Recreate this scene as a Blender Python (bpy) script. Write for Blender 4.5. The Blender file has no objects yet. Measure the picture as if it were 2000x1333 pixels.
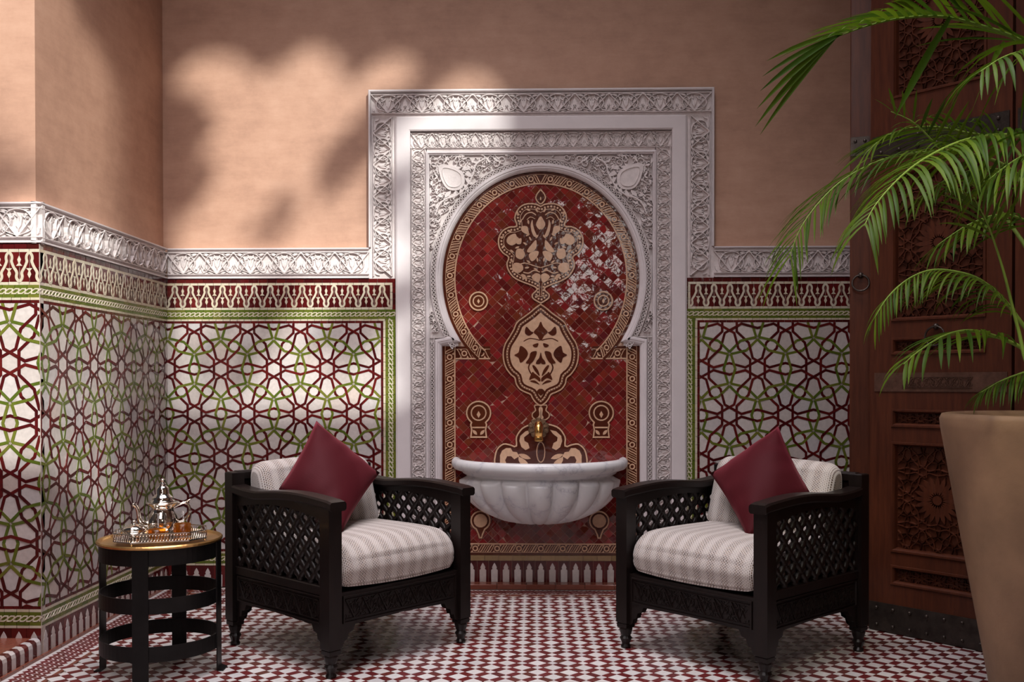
import math
WORLD_STRENGTH, EXPOSURE, SUN_E = .05, 0.0, 4.4
GOBO_CLUMPS = [(-1.08, 2.22, .10, 70), (-.98, 2.33, .10, 80), (-.86, 2.42, .09, 60), (-.74, 2.50, .08, 40), (-1.18, 2.12, .09, 50), (-2.02, 2.34, .14, 130), (-2.0, 2.05, .12, 80), (-1.5, 1.84, .08, 25), (-.45, 1.80, .42, 95), (-.62, 1.25, .35, 110), (-.88, 1.98, .10, 45), 
         (-1.55, 1.38, .13, 50), (-1.12, 1.22, .16, 70), (-.82, 1.42, .10, 35), (-.35, 1.70, .22, 90), (-1.75, 1.10, .2, 80), (-.62, 1.15, .12, 50), (-1.42, 2.78, .06, 20), (-2.45, 2.30, .17, 120), (-2.25, 1.6, .10, 40), (-2.9, 1.05, .2, 70), (-3.2, 1.55, .12, 40)]  # leaf clumps added out of view to break up the sun patches
def AREAS():
    k = area('key', (-1.2, -6.2, 4.6), (.9, 6.2, -3.9), 1.6, 1.6, 11, (1, .90, .92)); k.data.spread = math.radians(60)
    area('glint_window', (.95, -8.6, 2.85), (-.06, 1, -.16), 0.75, .75, 15, (1, .96, .92))
    k = area('sky_softbox', (-.75, -2.5, 5.4), (.0, .03, -1), 3.6, 2.4, 92, (1, .93, .97)); k.data.spread = math.radians(85)  # added overhead softbox in place of sky, narrowed to spare the upper wall
    l = bpy.data.lights.new('spot', 'SPOT'); o = bpy.data.objects.new('spot', l); COL.objects.link(o)  # added spot, only there to brighten the nearest palm frond
    l.energy = 230; l.spot_size = math.radians(17); l.spot_blend = .8; l.shadow_soft_size = .12; l.color = (1, .94, .72)
    o.location = (.6, -4.6, 3.6); look(o, Vector((1.10, -2.66, 1.62))-Vector(o.location))
import bpy, math, random
from mathutils import Vector, Matrix
rnd = random.Random(7)
PI = math.pi
S = bpy.context.scene
COL = S.collection

# ---------------------------------------------------------------- camera
CAM = Vector((0, -5.1537, 1.1))
YAW, PITCH, ROLL, FPX, CY = .0227, .0097, -.0008, 1880.68, 766.61
_f = Vector((-math.sin(YAW), math.cos(YAW), 0)); _r = Vector((math.cos(YAW), math.sin(YAW), 0)); _u = Vector((0, 0, 1))
FWD = math.cos(PITCH)*_f - math.sin(PITCH)*_u
_u2 = math.cos(PITCH)*_u + math.sin(PITCH)*_f
RGT = math.cos(ROLL)*_r + math.sin(ROLL)*_u2
UPV = math.cos(ROLL)*_u2 - math.sin(ROLL)*_r
cd = bpy.data.cameras.new('camera'); cam = bpy.data.objects.new('camera', cd); COL.objects.link(cam)
cd.sensor_width = 36; cd.sensor_fit = 'HORIZONTAL'; cd.lens = FPX/2000*36
cd.shift_y = (CY-666.5)/2000; cd.clip_start = .05
M = Matrix((RGT, UPV, -FWD)).transposed().to_4x4(); M.translation = CAM
cam.matrix_world = M
S.camera = cam

# ---------------------------------------------------------------- world, sun, area lights, exposure
w = bpy.data.worlds.new('world'); S.world = w; w.use_nodes = True
bg = w.node_tree.nodes['Background']; bg.inputs[0].default_value = (.80, .74, .78, 1); bg.inputs[1].default_value = WORLD_STRENGTH
S.view_settings.view_transform = 'Standard'; S.view_settings.look = 'None'
S.view_settings.exposure = EXPOSURE; S.view_settings.gamma = 1; S.view_settings.use_curve_mapping = False

def look(o, d): o.rotation_euler = Vector(d).to_track_quat('-Z', 'Y').to_euler()
SUN_DIR = Vector((-.34, .80, -.44)).normalized()
sl = bpy.data.lights.new('sun', 'SUN'); so = bpy.data.objects.new('sun', sl); COL.objects.link(so)
sl.energy = SUN_E; sl.angle = math.radians(.8); sl.color = (1, 1, .93); look(so, SUN_DIR)
def area(name, loc, d, sx, sy, e, col):
    l = bpy.data.lights.new(name, 'AREA'); o = bpy.data.objects.new(name, l); COL.objects.link(o)
    l.shape = 'RECTANGLE'; l.size = sx; l.size_y = sy; l.energy = e; l.color = col
    o.location = loc; look(o, d); return o
AREAS()
S.cycles.max_bounces = 10; S.cycles.transparent_max_bounces = 16; S.cycles.caustics_reflective = False; S.cycles.caustics_refractive = False

# ---------------------------------------------------------------- materials
def nodes(name):
    m = bpy.data.materials.new(name); m.use_nodes = True
    nt = m.node_tree; b = nt.nodes['Principled BSDF']
    return m, nt, b
def N(nt, t, **k):
    n = nt.nodes.new(t)
    for a, v in k.items():
        if a in n.inputs: n.inputs[a].default_value = v
        else: setattr(n, a, v)
    return n
def ramp(nt, src, stops):
    r = N(nt, 'ShaderNodeValToRGB'); e = r.color_ramp.elements
    while len(e) < len(stops): e.new(.5)
    for i, (p, c) in enumerate(stops): e[i].position = p; e[i].color = (*c, 1)
    nt.links.new(src, r.inputs[0]); return r.outputs[0]
def bump(nt, b, src, strength, dist=.01):
    bm = N(nt, 'ShaderNodeBump'); bm.inputs['Strength'].default_value = strength; bm.inputs['Distance'].default_value = dist
    nt.links.new(src, bm.inputs['Height']); nt.links.new(bm.outputs[0], b.inputs['Normal']); return bm
def noise(nt, scale, detail=3, rough=.5, vec=None, coord='Object'):
    n = N(nt, 'ShaderNodeTexNoise'); n.inputs['Scale'].default_value = scale; n.inputs['Detail'].default_value = detail; n.inputs['Roughness'].default_value = rough
    if vec is None:
        t = N(nt, 'ShaderNodeTexCoord'); vec = t.outputs[coord]
    nt.links.new(vec, n.inputs['Vector']); return n.outputs['Fac']
def plain(name, col, rough=.5, metal=0, nscale=None, namt=.15, bumpa=0, spec=.5, coat=0, bscale=None, vecscale=None):
    m, nt, b = nodes(name)
    b.inputs['Roughness'].default_value = rough; b.inputs['Metallic'].default_value = metal
    b.inputs['Specular IOR Level'].default_value = spec; b.inputs['Coat Weight'].default_value = coat; b.inputs['Coat Roughness'].default_value = .08
    b.inputs['Base Color'].default_value = (*col, 1)
    if nscale:
        vec = None
        if vecscale:
            t = N(nt, 'ShaderNodeTexCoord'); mp = N(nt, 'ShaderNodeMapping'); mp.inputs['Scale'].default_value = vecscale
            nt.links.new(t.outputs['Object'], mp.inputs[0]); vec = mp.outputs[0]
        f = noise(nt, nscale, 4, .6, vec)
        lo = [c*(1-namt) for c in col]; hi = [min(1, c*(1+namt)) for c in col]
        nt.links.new(ramp(nt, f, [(.3, lo), (.7, hi)]), b.inputs['Base Color'])
        if bumpa: bump(nt, b, noise(nt, bscale or nscale*3, 4, .6, vec), bumpa)
    return m
def glaze(name, stops, rough=.14, bumpa=.25, bscale=26, dist=.006):
    """glazed hand-cut tile: tone picked at random per piece, slightly wavy glaze"""
    m, nt, b = nodes(name)
    oi = N(nt, 'ShaderNodeObjectInfo'); ge = N(nt, 'ShaderNodeNewGeometry')
    ad = N(nt, 'ShaderNodeMath', operation='ADD'); fr = N(nt, 'ShaderNodeMath', operation='FRACT')
    nt.links.new(oi.outputs['Random'], ad.inputs[0]); nt.links.new(ge.outputs['Random Per Island'], ad.inputs[1]); nt.links.new(ad.outputs[0], fr.inputs[0])
    c = ramp(nt, fr.outputs[0], stops)
    f = noise(nt, 60, 3)
    mx = N(nt, 'ShaderNodeMix', data_type='RGBA', blend_type='MULTIPLY'); mx.inputs[0].default_value = .35
    nt.links.new(c, mx.inputs[6]); nt.links.new(ramp(nt, f, [(.3, (.72, .72, .72)), (.65, (1.1, 1.1, 1.1))]), mx.inputs[7])
    nt.links.new(mx.outputs[2], b.inputs['Base Color'])
    b.inputs['Roughness'].default_value = rough
    bump(nt, b, noise(nt, bscale, 2), bumpa, dist)
    return m
def plaster():
    m, nt, b = nodes('tadelakt plaster')
    a = noise(nt, 1.3, 5, .6); c = noise(nt, 9, 6, .7)
    t = N(nt, 'ShaderNodeTexCoord'); mp = N(nt, 'ShaderNodeMapping'); mp.inputs['Scale'].default_value = (3, 3, 14); nt.links.new(t.outputs['Object'], mp.inputs[0])
    d = noise(nt, 1, 6, .75, mp.outputs[0])
    ad = N(nt, 'ShaderNodeMath', operation='ADD'); nt.links.new(a, ad.inputs[0]); nt.links.new(c, ad.inputs[1])
    a2 = N(nt, 'ShaderNodeMath', operation='ADD'); nt.links.new(ad.outputs[0], a2.inputs[0]); nt.links.new(d, a2.inputs[1])
    ml = N(nt, 'ShaderNodeMath', operation='MULTIPLY'); ml.inputs[1].default_value = .333; nt.links.new(a2.outputs[0], ml.inputs[0])
    nt.links.new(ramp(nt, ml.outputs[0], [(.36, (.40, .225, .155)), (.5, (.50, .29, .20)), (.64, (.57, .345, .245))]), b.inputs['Base Color'])
    b.inputs['Roughness'].default_value = .62
    bump(nt, b, ml.outputs[0], .12, .01)
    return m
MAT = {}
MAT['plaster'] = plaster()
MAT['stucco'] = plain('carved stucco', (.72, .655, .645), .75, nscale=40, namt=.08, bumpa=.15)
MAT['stucco_smooth'] = plain('smooth stucco', (.69, .635, .645), .55, nscale=6, namt=.05, bumpa=.05)
MAT['white_tile'] = glaze('white zellige', [(0, (.50, .435, .41)), (.25, (.58, .52, .49)), (.6, (.64, .58, .555)), (.85, (.52, .49, .49)), (1, (.60, .50, .45))], .16, .3)
MAT['cream_tile'] = glaze('cream zellige', [(0, (.56, .50, .38)), (.5, (.64, .58, .46)), (1, (.58, .50, .36))], .2, .2)
MAT['gold_cream'] = glaze('warm cream zellige', [(0, (.58, .35, .22)), (.5, (.66, .42, .27)), (1, (.61, .38, .245))], .22, .25)
MAT['maroon_tile'] = glaze('maroon zellige', [(0, (.055, .006, .007)), (.5, (.088, .008, .009)), (.85, (.125, .012, .011)), (1, (.062, .009, .008))], .13, .35)
MAT['red_tile'] = glaze('oxblood zellige', [(0, (.10, .012, .010)), (.25, (.19, .016, .016)), (.45, (.13, .022, .012)), (.62, (.24, .018, .020)), (.8, (.16, .034, .014)), (.92, (.30, .022, .022)), (1, (.11, .016, .020))], .085, .22, 30, .006)
MAT['brown_tile'] = glaze('dark brown zellige', [(0, (.075, .016, .008)), (.5, (.10, .024, .010)), (1, (.065, .014, .008))], .14, .3)
MAT['green_tile'] = glaze('green zellige', [(0, (.075, .115, .014)), (.4, (.115, .145, .018)), (.7, (.16, .165, .028)), (1, (.09, .13, .018))], .15, .3)
MAT['olive_tile'] = glaze('olive zellige', [(0, (.10, .13, .02)), (.5, (.14, .18, .03)), (1, (.17, .17, .04))], .16, .3)
MAT['tan_tile'] = glaze('ochre glazed edge', [(0, (.26, .17, .08)), (1, (.34, .22, .11))], .2, .3)
MAT['grout'] = plain('grout', (.50, .42, .37), .9, nscale=80, namt=.1)
MAT['red_grout'] = plain('warm grout', (.46, .30, .22), .9, nscale=80, namt=.15)
MAT['floor_white'] = glaze('white floor zellige', [(0, (.60, .57, .55)), (.5, (.70, .68, .66)), (1, (.55, .53, .53))], .28, .25)
MAT['floor_maroon'] = glaze('maroon floor zellige', [(0, (.10, .014, .014)), (.5, (.15, .018, .020)), (1, (.11, .026, .018))], .26, .25)
MAT['step_tile'] = glaze('red brown glazed slab', [(0, (.18, .05, .03)), (1, (.22, .07, .045))], .22, .3)
def wood(name, c0, c1, rough, coat):
    m, nt, b = nodes(name)
    t = N(nt, 'ShaderNodeTexCoord'); mp = N(nt, 'ShaderNodeMapping'); mp.inputs['Scale'].default_value = (18, 18, 1.6); nt.links.new(t.outputs['Object'], mp.inputs[0])
    f = noise(nt, 3, 5, .65, mp.outputs[0])
    nt.links.new(ramp(nt, f, [(.3, c0), (.7, c1)]), b.inputs['Base Color'])
    b.inputs['Roughness'].default_value = rough; b.inputs['Specular IOR Level'].default_value = .32; b.inputs['Coat Weight'].default_value = coat; b.inputs['Coat Roughness'].default_value = .15
    bump(nt, b, f, .08, .004); return m
MAT['chair_wood'] = wood('dark stained walnut', (.0050, .0026, .0022), (.0100, .0050, .0040), .40, .10)
MAT['door_wood'] = wood('carved cedar', (.062, .016, .008), (.115, .032, .014), .42, .06)
MAT['black_metal'] = plain('blackened iron', (.012, .011, .011), .42, .6, nscale=14, namt=.3, bumpa=.05)
MAT['stud_metal'] = plain('aged iron', (.075, .06, .052), .42, .8, nscale=20, namt=.35, bumpa=.2)
MAT['copper'] = plain('aged copper strip', (.16, .085, .06), .42, .6, nscale=25, namt=.3, bumpa=.15)
MAT['brass'] = plain('brass', (.72, .42, .14), .26, 1, nscale=18, namt=.2, bumpa=.08)
MAT['patina'] = plain('brown patina bronze', (.20, .12, .07), .45, .7, nscale=40, namt=.4, bumpa=.3)
MAT['gold_top'] = plain('hammered gilded top', (.62, .36, .13), .3, .9, nscale=9, namt=.25, bumpa=.15)
MAT['silver'] = plain('polished silver', (.80, .76, .70), .10, 1, nscale=30, namt=.08, bumpa=.03)
MAT['pot'] = plain('tadelakt planter', (.29, .175, .105), .6, nscale=3.5, namt=.28, bumpa=.15, bscale=30)
MAT['soil'] = plain('soil', (.05, .035, .025), .95, nscale=60, namt=.5, bumpa=.6)
def marble():
    m, nt, b = nodes('white marble')
    n1 = noise(nt, 3.2, 8, .62)
    s = N(nt, 'ShaderNodeMath', operation='SUBTRACT'); s.inputs[1].default_value = .5; nt.links.new(n1, s.inputs[0])
    a = N(nt, 'ShaderNodeMath', operation='ABSOLUTE'); nt.links.new(s.outputs[0], a.inputs[0])
    v = ramp(nt, a.outputs[0], [(0, (.60, .60, .63)), (.010, (.78, .78, .80)), (.05, (.87, .87, .87))])
    n2 = noise(nt, 1.6, 4, .6)
    mx = N(nt, 'ShaderNodeMix', data_type='RGBA', blend_type='MULTIPLY'); mx.inputs[0].default_value = 1
    nt.links.new(v, mx.inputs[6]); nt.links.new(ramp(nt, n2, [(.35, (.86, .86, .88)), (.6, (1, 1, 1))]), mx.inputs[7])
    nt.links.new(mx.outputs[2], b.inputs['Base Color']); b.inputs['Roughness'].default_value = .28
    return m
MAT['marble'] = marble()
def fabric():
    m, nt, b = nodes('woven striped upholstery')
    t = N(nt, 'ShaderNodeUVMap'); 
    br = N(nt, 'ShaderNodeTexBrick'); br.offset = .5
    br.inputs['Scale'].default_value = 1; br.inputs['Brick Width'].default_value = .0105; br.inputs['Row Height'].default_value = .0064
    br.inputs['Mortar Size'].default_value = .0017; br.inputs['Mortar Smooth'].default_value = .25; br.inputs['Bias'].default_value = -.1
    br.inputs['Color1'].default_value = (.08, .05, .038, 1); br.inputs['Color2'].default_value = (.24, .165, .11, 1); br.inputs['Mortar'].default_value = (.60, .55, .52, 1)
    sp = N(nt, 'ShaderNodeSeparateXYZ'); nt.links.new(t.outputs[0], sp.inputs[0])
    cb = N(nt, 'ShaderNodeCombineXYZ'); nt.links.new(sp.outputs[1], cb.inputs[0]); nt.links.new(sp.outputs[0], cb.inputs[1])
    nt.links.new(cb.outputs[0], br.inputs['Vector'])
    ml = N(nt, 'ShaderNodeMath', operation='MULTIPLY'); ml.inputs[1].default_value = 2*PI/.062; nt.links.new(sp.outputs[0], ml.inputs[0])
    si = N(nt, 'ShaderNodeMath', operation='SINE'); nt.links.new(ml.outputs[0], si.inputs[0])
    fac = N(nt, 'ShaderNodeMapRange'); fac.inputs['From Min'].default_value = -.4; fac.inputs['From Max'].default_value = .7; fac.inputs['To Min'].default_value = 0; fac.inputs['To Max'].default_value = .45
    nt.links.new(si.outputs[0], fac.inputs[0])
    mx = N(nt, 'ShaderNodeMix', data_type='RGBA'); nt.links.new(fac.outputs[0], mx.inputs[0])
    nt.links.new(br.outputs['Color'], mx.inputs[6]); mx.inputs[7].default_value = (.68, .63, .60, 1)
    nt.links.new(mx.outputs[2], b.inputs['Base Color']); b.inputs['Roughness'].default_value = .9; b.inputs['Sheen Weight'].default_value = .15
    iv = N(nt, 'ShaderNodeMath', operation='MULTIPLY'); iv.inputs[1].default_value = -1; nt.links.new(br.outputs['Fac'], iv.inputs[0])
    bump(nt, b, br.outputs['Fac'], .5, .003)
    return m
MAT['fabric'] = fabric()
def silk():
    m, nt, b = nodes('burgundy silk')
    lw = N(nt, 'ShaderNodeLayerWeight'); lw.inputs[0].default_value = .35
    nt.links.new(ramp(nt, lw.outputs['Facing'], [(0, (.048, .006, .008)), (.35, (.080, .011, .016)), (.8, (.22, .04, .055)), (1, (.26, .06, .08))]), b.inputs['Base Color'])  # satin sheen put into the base colour, paler at glancing angles
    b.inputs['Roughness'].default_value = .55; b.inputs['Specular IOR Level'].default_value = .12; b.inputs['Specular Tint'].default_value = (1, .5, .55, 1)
    t = N(nt, 'ShaderNodeUVMap'); mp = N(nt, 'ShaderNodeMapping'); mp.inputs['Scale'].default_value = (3, 22, 1); nt.links.new(t.outputs[0], mp.inputs[0])
    bump(nt, b, noise(nt, 4, 3, .5, mp.outputs[0]), .12, .004)
    return m
MAT['silk'] = silk()
def leafmat(name, c0, c1, trans=.35):
    m, nt, b = nodes(name)
    oi = N(nt, 'ShaderNodeObjectInfo'); ge = N(nt, 'ShaderNodeNewGeometry'); ad = N(nt, 'ShaderNodeMath', operation='ADD'); fr = N(nt, 'ShaderNodeMath', operation='FRACT')
    nt.links.new(oi.outputs['Random'], ad.inputs[0]); nt.links.new(ge.outputs['Random Per Island'], ad.inputs[1]); nt.links.new(ad.outputs[0], fr.inputs[0])
    c = ramp(nt, fr.outputs[0], [(0, c0), (1, c1)])
    nt.links.new(c, b.inputs['Base Color']); b.inputs['Roughness'].default_value = .5; b.inputs['Specular IOR Level'].default_value = .18
    tr = N(nt, 'ShaderNodeBsdfTranslucent'); nt.links.new(c, tr.inputs[0])
    ms = N(nt, 'ShaderNodeMixShader'); ms.inputs[0].default_value = trans
    nt.links.new(b.outputs[0], ms.inputs[1]); nt.links.new(tr.outputs[0], ms.inputs[2]); nt.links.new(ms.outputs[0], nt.nodes['Material Output'].inputs[0])
    return m
MAT['leaf'] = leafmat('palm leaf', (.034, .080, .005), (.100, .165, .007))
MAT['stem'] = leafmat('palm stem', (.16, .26, .04), (.22, .32, .06), .1)
def glass(name, col, ior=1.45, rough=0):
    m, nt, b = nodes(name); tr = N(nt, 'ShaderNodeBsdfTransparent'); tr.inputs[0].default_value = (*col, 1)
    gl = N(nt, 'ShaderNodeBsdfGlossy'); gl.inputs['Roughness'].default_value = .03; lw = N(nt, 'ShaderNodeLayerWeight'); pw = N(nt, 'ShaderNodeMath', operation='POWER'); pw.inputs[1].default_value = 4.5
    fr = N(nt, 'ShaderNodeMapRange'); fr.inputs['To Min'].default_value = .035; fr.inputs['To Max'].default_value = ior-1; nt.links.new(lw.outputs['Facing'], pw.inputs[0]); nt.links.new(pw.outputs[0], fr.inputs[0])
    ms = N(nt, 'ShaderNodeMixShader'); nt.links.new(fr.outputs[0], ms.inputs[0]); nt.links.new(tr.outputs[0], ms.inputs[1]); nt.links.new(gl.outputs[0], ms.inputs[2])
    out = ms
    if rough:
        ts = N(nt, 'ShaderNodeBsdfTranslucent'); ts.inputs[0].default_value = (*col, 1); m2 = N(nt, 'ShaderNodeMixShader'); m2.inputs[0].default_value = rough
        nt.links.new(ms.outputs[0], m2.inputs[1]); nt.links.new(ts.outputs[0], m2.inputs[2]); out = m2
    nt.links.new(out.outputs[0], nt.nodes['Material Output'].inputs[0])
    return m
MAT['glass'] = glass('clear glass', (.97, .97, .96), 1.6)
MAT['tea'] = glass('amber tea', (.93, .50, .11), 1.2, .40)
MAT['water'] = glass('water', (.95, .97, 1), 1.6)

# ---------------------------------------------------------------- mesh helpers
class Fr:
    """a plane in the room: u, v along it, h out of it"""
    def __init__(s, o, u, v): s.o = Vector(o); s.u = Vector(u); s.v = Vector(v); s.n = s.u.cross(s.v)
    def __call__(s, u, v, h=0): return s.o + s.u*u + s.v*v + s.n*h
X0, XL, YF, XR = .037, -1.978, -1.338, 2.6
FB = Fr((0, 0, 0), (1, 0, 0), (0, 0, 1))            # back wall
FL = Fr((XL, 0, 0), (0, 1, 0), (0, 0, 1))           # left wall (u runs -1.338..0)
FF = Fr((0, YF, 0), (1, 0, 0), (0, 0, 1))           # left front return wall
FG = Fr((0, 0, 0), (1, 0, 0), (0, 1, 0))            # floor
FZ = Fr((0, 0, 0), (1, 0, 0), (0, 1, 0))
class MB:
    def __init__(s): s.v = []; s.f = []; s.uv = None
    def pts(s, ps):
        i = len(s.v); s.v += [tuple(p) for p in ps]; return i
    def face(s, ps):
        i = s.pts(ps); s.f.append(tuple(range(i, i+len(ps))))
    def loft(s, rings, closed=True, cap0=False, cap1=False):
        n = len(rings[0]); i0 = s.pts([p for r in rings for p in r])
        for a in range(len(rings)-1):
            for b in range(n if closed else n-1):
                c = (b+1) % n
                s.f.append((i0+a*n+b, i0+a*n+c, i0+(a+1)*n+c, i0+(a+1)*n+b))
        if cap0: s.f.append(tuple(i0+k for k in range(n))[::-1])
        if cap1: s.f.append(tuple(i0+(len(rings)-1)*n+k for k in range(n)))
    def prism(s, poly, h0, h1, fr=FZ, tilt=(0, 0), bev=0):
        if area2(poly) < 0: poly = poly[::-1]
        cu = sum(p[0] for p in poly)/len(poly); cv = sum(p[1] for p in poly)/len(poly)
        T = lambda p, h: fr(p[0], p[1], h + tilt[0]*(p[0]-cu) + tilt[1]*(p[1]-cv))
        if bev:
            q = inset(poly, bev)
            s.loft([[fr(*p, h0) for p in poly], [T(p, h1-bev) for p in poly], [T(p, h1) for p in q]], True, False, True)
        else:
            s.loft([[fr(*p, h0) for p in poly], [T(p, h1) for p in poly]], True, False, True)
    def box(s, x0, x1, y0, y1, z0, z1, bev=0):
        P = [(x0, y0), (x1, y0), (x1, y1), (x0, y1)]
        if bev:
            b = bev; Q = [(x0+b, y0+b), (x1-b, y0+b), (x1-b, y1-b), (x0+b, y1-b)]
            R = [[(*p, z0) for p in Q], [(*p, z0+b) for p in P], [(*p, z1-b) for p in P], [(*p, z1) for p in Q]]
        else: R = [[(*p, z0) for p in P], [(*p, z1) for p in P]]
        s.loft(R, True, True, True)
    def fbox(s, fr, u0, u1, v0, v1, h0, h1):
        s.loft([[fr(u0, v0, h), fr(u1, v0, h), fr(u1, v1, h), fr(u0, v1, h)] for h in (h0, h1)], True, True, True)
    def ribbon(s, pts, wd, h0, h1, fr=FZ, closed=False, rnd_=.5):
        """raised strap along a 2D line, with bevelled shoulders"""
        s.sweep(pts, [(-wd/2, h0), (-wd/2*rnd_, h1), (wd/2*rnd_, h1), (wd/2, h0)], fr, closed)
    def sweep(s, pts, prof, fr=FZ, closed=False):
        pts = dedupe(pts, closed)
        if len(pts) < 2: return
        nm = normals(pts, closed)
        rings = [[fr(p[0]+n[0]*o, p[1]+n[1]*o, h) for o, h in prof] for p, n in zip(pts, nm)]
        if closed: rings.append(rings[0])
        s.loft([r[::-1] for r in rings], False)
        if not closed and len(prof) > 2:
            s.face(rings[0]); s.face(rings[-1][::-1])
    def tube(s, pts, r, n=8, cap=True):
        pts = [Vector(p) for p in pts]; rings = []; prev = None
        rr = r if isinstance(r, (list, tuple)) else [r]*len(pts)
        for i, p in enumerate(pts):
            t = (pts[min(i+1, len(pts)-1)]-pts[max(i-1, 0)]).normalized()
            a = prev if prev is not None else (Vector((0, 0, 1)) if abs(t.z) < .9 else Vector((1, 0, 0)))
            a = (a - t*a.dot(t)).normalized(); b = t.cross(a); prev = a
            rings.append([p+(a*math.cos(2*PI*k/n)+b*math.sin(2*PI*k/n))*rr[i] for k in range(n)])
        s.loft(rings, True, cap, cap)
    def lathe(s, prof, n=24, c=(0, 0, 0), mod=None, a0=0, a1=2*PI):
        full = abs(a1-a0-2*PI) < 1e-6; rings = []
        for r, z in prof:
            rings.append([(c[0]+r*(mod(2*PI*k/n, z) if mod else 1)*math.cos(a0+(a1-a0)*k/(n if full else n-1)), c[1]+r*(mod(2*PI*k/n, z) if mod else 1)*math.sin(a0+(a1-a0)*k/(n if full else n-1)), c[2]+z) for k in range(n)])
        cl = prof[0] == prof[-1]
        s.loft(rings, full, prof[0][0] > 1e-5 and full and not cl, prof[-1][0] > 1e-5 and full and not cl)
    def ball(s, c, r, n=8, m=5, sc=(1, 1, 1)):
        rings = []
        for i in range(m+1):
            th = PI*i/m
            rings.append([(c[0]+sc[0]*r*math.sin(th)*math.cos(2*PI*k/n), c[1]+sc[1]*r*math.sin(th)*math.sin(2*PI*k/n), c[2]-sc[2]*r*math.cos(th)) for k in range(n)])
        s.loft(rings, True)
    def mesh(s, name, mat, smooth=False):
        me = bpy.data.meshes.new(name); me.from_pydata(s.v, [], s.f); me.materials.append(MAT[mat])
        if smooth: me.polygons.foreach_set('use_smooth', [True]*len(me.polygons))
        me.update(); return me
    def build(s, name, mat, parent=None, smooth=False, sub=0, bevel=0, fix=False):
        me = s.mesh(name, mat, smooth); o = bpy.data.objects.new(name, me); COL.objects.link(o)
        if parent: o.parent = parent
        if fix or smooth:
            import bmesh
            b = bmesh.new(); b.from_mesh(me); bmesh.ops.remove_doubles(b, verts=b.verts, dist=1e-5); bmesh.ops.recalc_face_normals(b, faces=b.faces); b.to_mesh(me); b.free()
            if smooth: me.polygons.foreach_set('use_smooth', [True]*len(me.polygons))
        if bevel:
            d = o.modifiers.new('bevel', 'BEVEL'); d.width = bevel; d.segments = 2; d.limit_method = 'ANGLE'
        if sub:
            d = o.modifiers.new('sub', 'SUBSURF'); d.levels = sub; d.render_levels = sub
        return o
def area2(p): return sum(p[i][0]*p[(i+1) % len(p)][1]-p[(i+1) % len(p)][0]*p[i][1] for i in range(len(p)))/2
def dedupe(pts, closed=False):
    q = []
    for p in pts:
        if not q or math.hypot(p[0]-q[-1][0], p[1]-q[-1][1]) > 1e-5: q.append(p)
    if closed and len(q) > 1 and math.hypot(q[0][0]-q[-1][0], q[0][1]-q[-1][1]) < 1e-5: q.pop()
    return q
def normals(pts, closed):
    out = []; n = len(pts)
    for i in range(n):
        ds = []
        for a, b in (((i-1) % n, i), (i, (i+1) % n)):
            if not closed and (b == 0 or a == n-1): continue
            dx, dy = pts[b][0]-pts[a][0], pts[b][1]-pts[a][1]; l = math.hypot(dx, dy) or 1
            ds.append((-dy/l, dx/l))
        if len(ds) == 1: out.append(ds[0]); continue
        mx, my = ds[0][0]+ds[1][0], ds[0][1]+ds[1][1]; q = max(.25, (mx*mx+my*my)/2)
        out.append((mx/q, my/q))
    return out
def inset(poly, d):
    if area2(poly) < 0: poly = poly[::-1]
    poly = dedupe(poly, True); nm = normals(poly, True)
    return [(p[0]+n[0]*d, p[1]+n[1]*d) for p, n in zip(poly, nm)]
def clip(poly, u0, u1, v0, v1):
    for ax, lim, sg in ((0, u0, 1), (0, u1, -1), (1, v0, 1), (1, v1, -1)):
        out = []; n = len(poly)
        for i in range(n):
            a, b = poly[i], poly[(i+1) % n]; da, db = sg*(a[ax]-lim), sg*(b[ax]-lim)
            if da >= 0: out.append(a)
            if (da >= 0) != (db >= 0):
                t = da/(da-db); out.append((a[0]+t*(b[0]-a[0]), a[1]+t*(b[1]-a[1])))
        poly = dedupe(out, True)
        if len(poly) < 3: return []
    return poly
def inside(p, poly):
    c = False; n = len(poly)
    for i in range(n):
        a, b = poly[i], poly[i-1]
        if (a[1] > p[1]) != (b[1] > p[1]) and p[0] < (b[0]-a[0])*(p[1]-a[1])/(b[1]-a[1])+a[0]: c = not c
    return c
def inset_sym(poly, d, x0):
    """inset of an outline that is its own mirror image about x0, kept from crossing the axis"""
    if area2(poly) < 0: poly = poly[::-1]
    poly = dedupe(poly, True); out = []
    for p, n in zip(poly, normals(poly, True)):
        x, y = p[0]+n[0]*d, p[1]+n[1]*d
        if abs(p[0]-x0) < 1e-5: x = x0
        elif (p[0]-x0)*(x-x0) <= 1e-7 or abs(x-x0) < .0012: continue
        out.append((x, y))
    return dedupe(out, True)
def mir(half, x0=0): return half + [(2*x0-x, y) for x, y in half[::-1] if abs(x-x0) > 1e-6]
def spl(pts, k=6, closed=False):
    """Catmull-Rom through 2D or 3D points"""
    n = len(pts); out = []
    g = (lambda i: pts[i % n]) if closed else (lambda i: pts[max(0, min(n-1, i))])
    for i in range(n if closed else n-1):
        a, b, c, d = g(i-1), g(i), g(i+1), g(i+2)
        for j in range(k):
            t = j/k
            out.append(tuple(.5*(2*b[m]+(c[m]-a[m])*t+(2*a[m]-5*b[m]+4*c[m]-d[m])*t*t+(3*b[m]-a[m]-3*c[m]+d[m])*t**3) for m in range(len(b))))
    if not closed: out.append(tuple(pts[-1]))
    return out
def circ(c, r, n=20, ry=None): return [(c[0]+r*math.cos(2*PI*k/n), c[1]+(ry or r)*math.sin(2*PI*k/n)) for k in range(n)]
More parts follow.
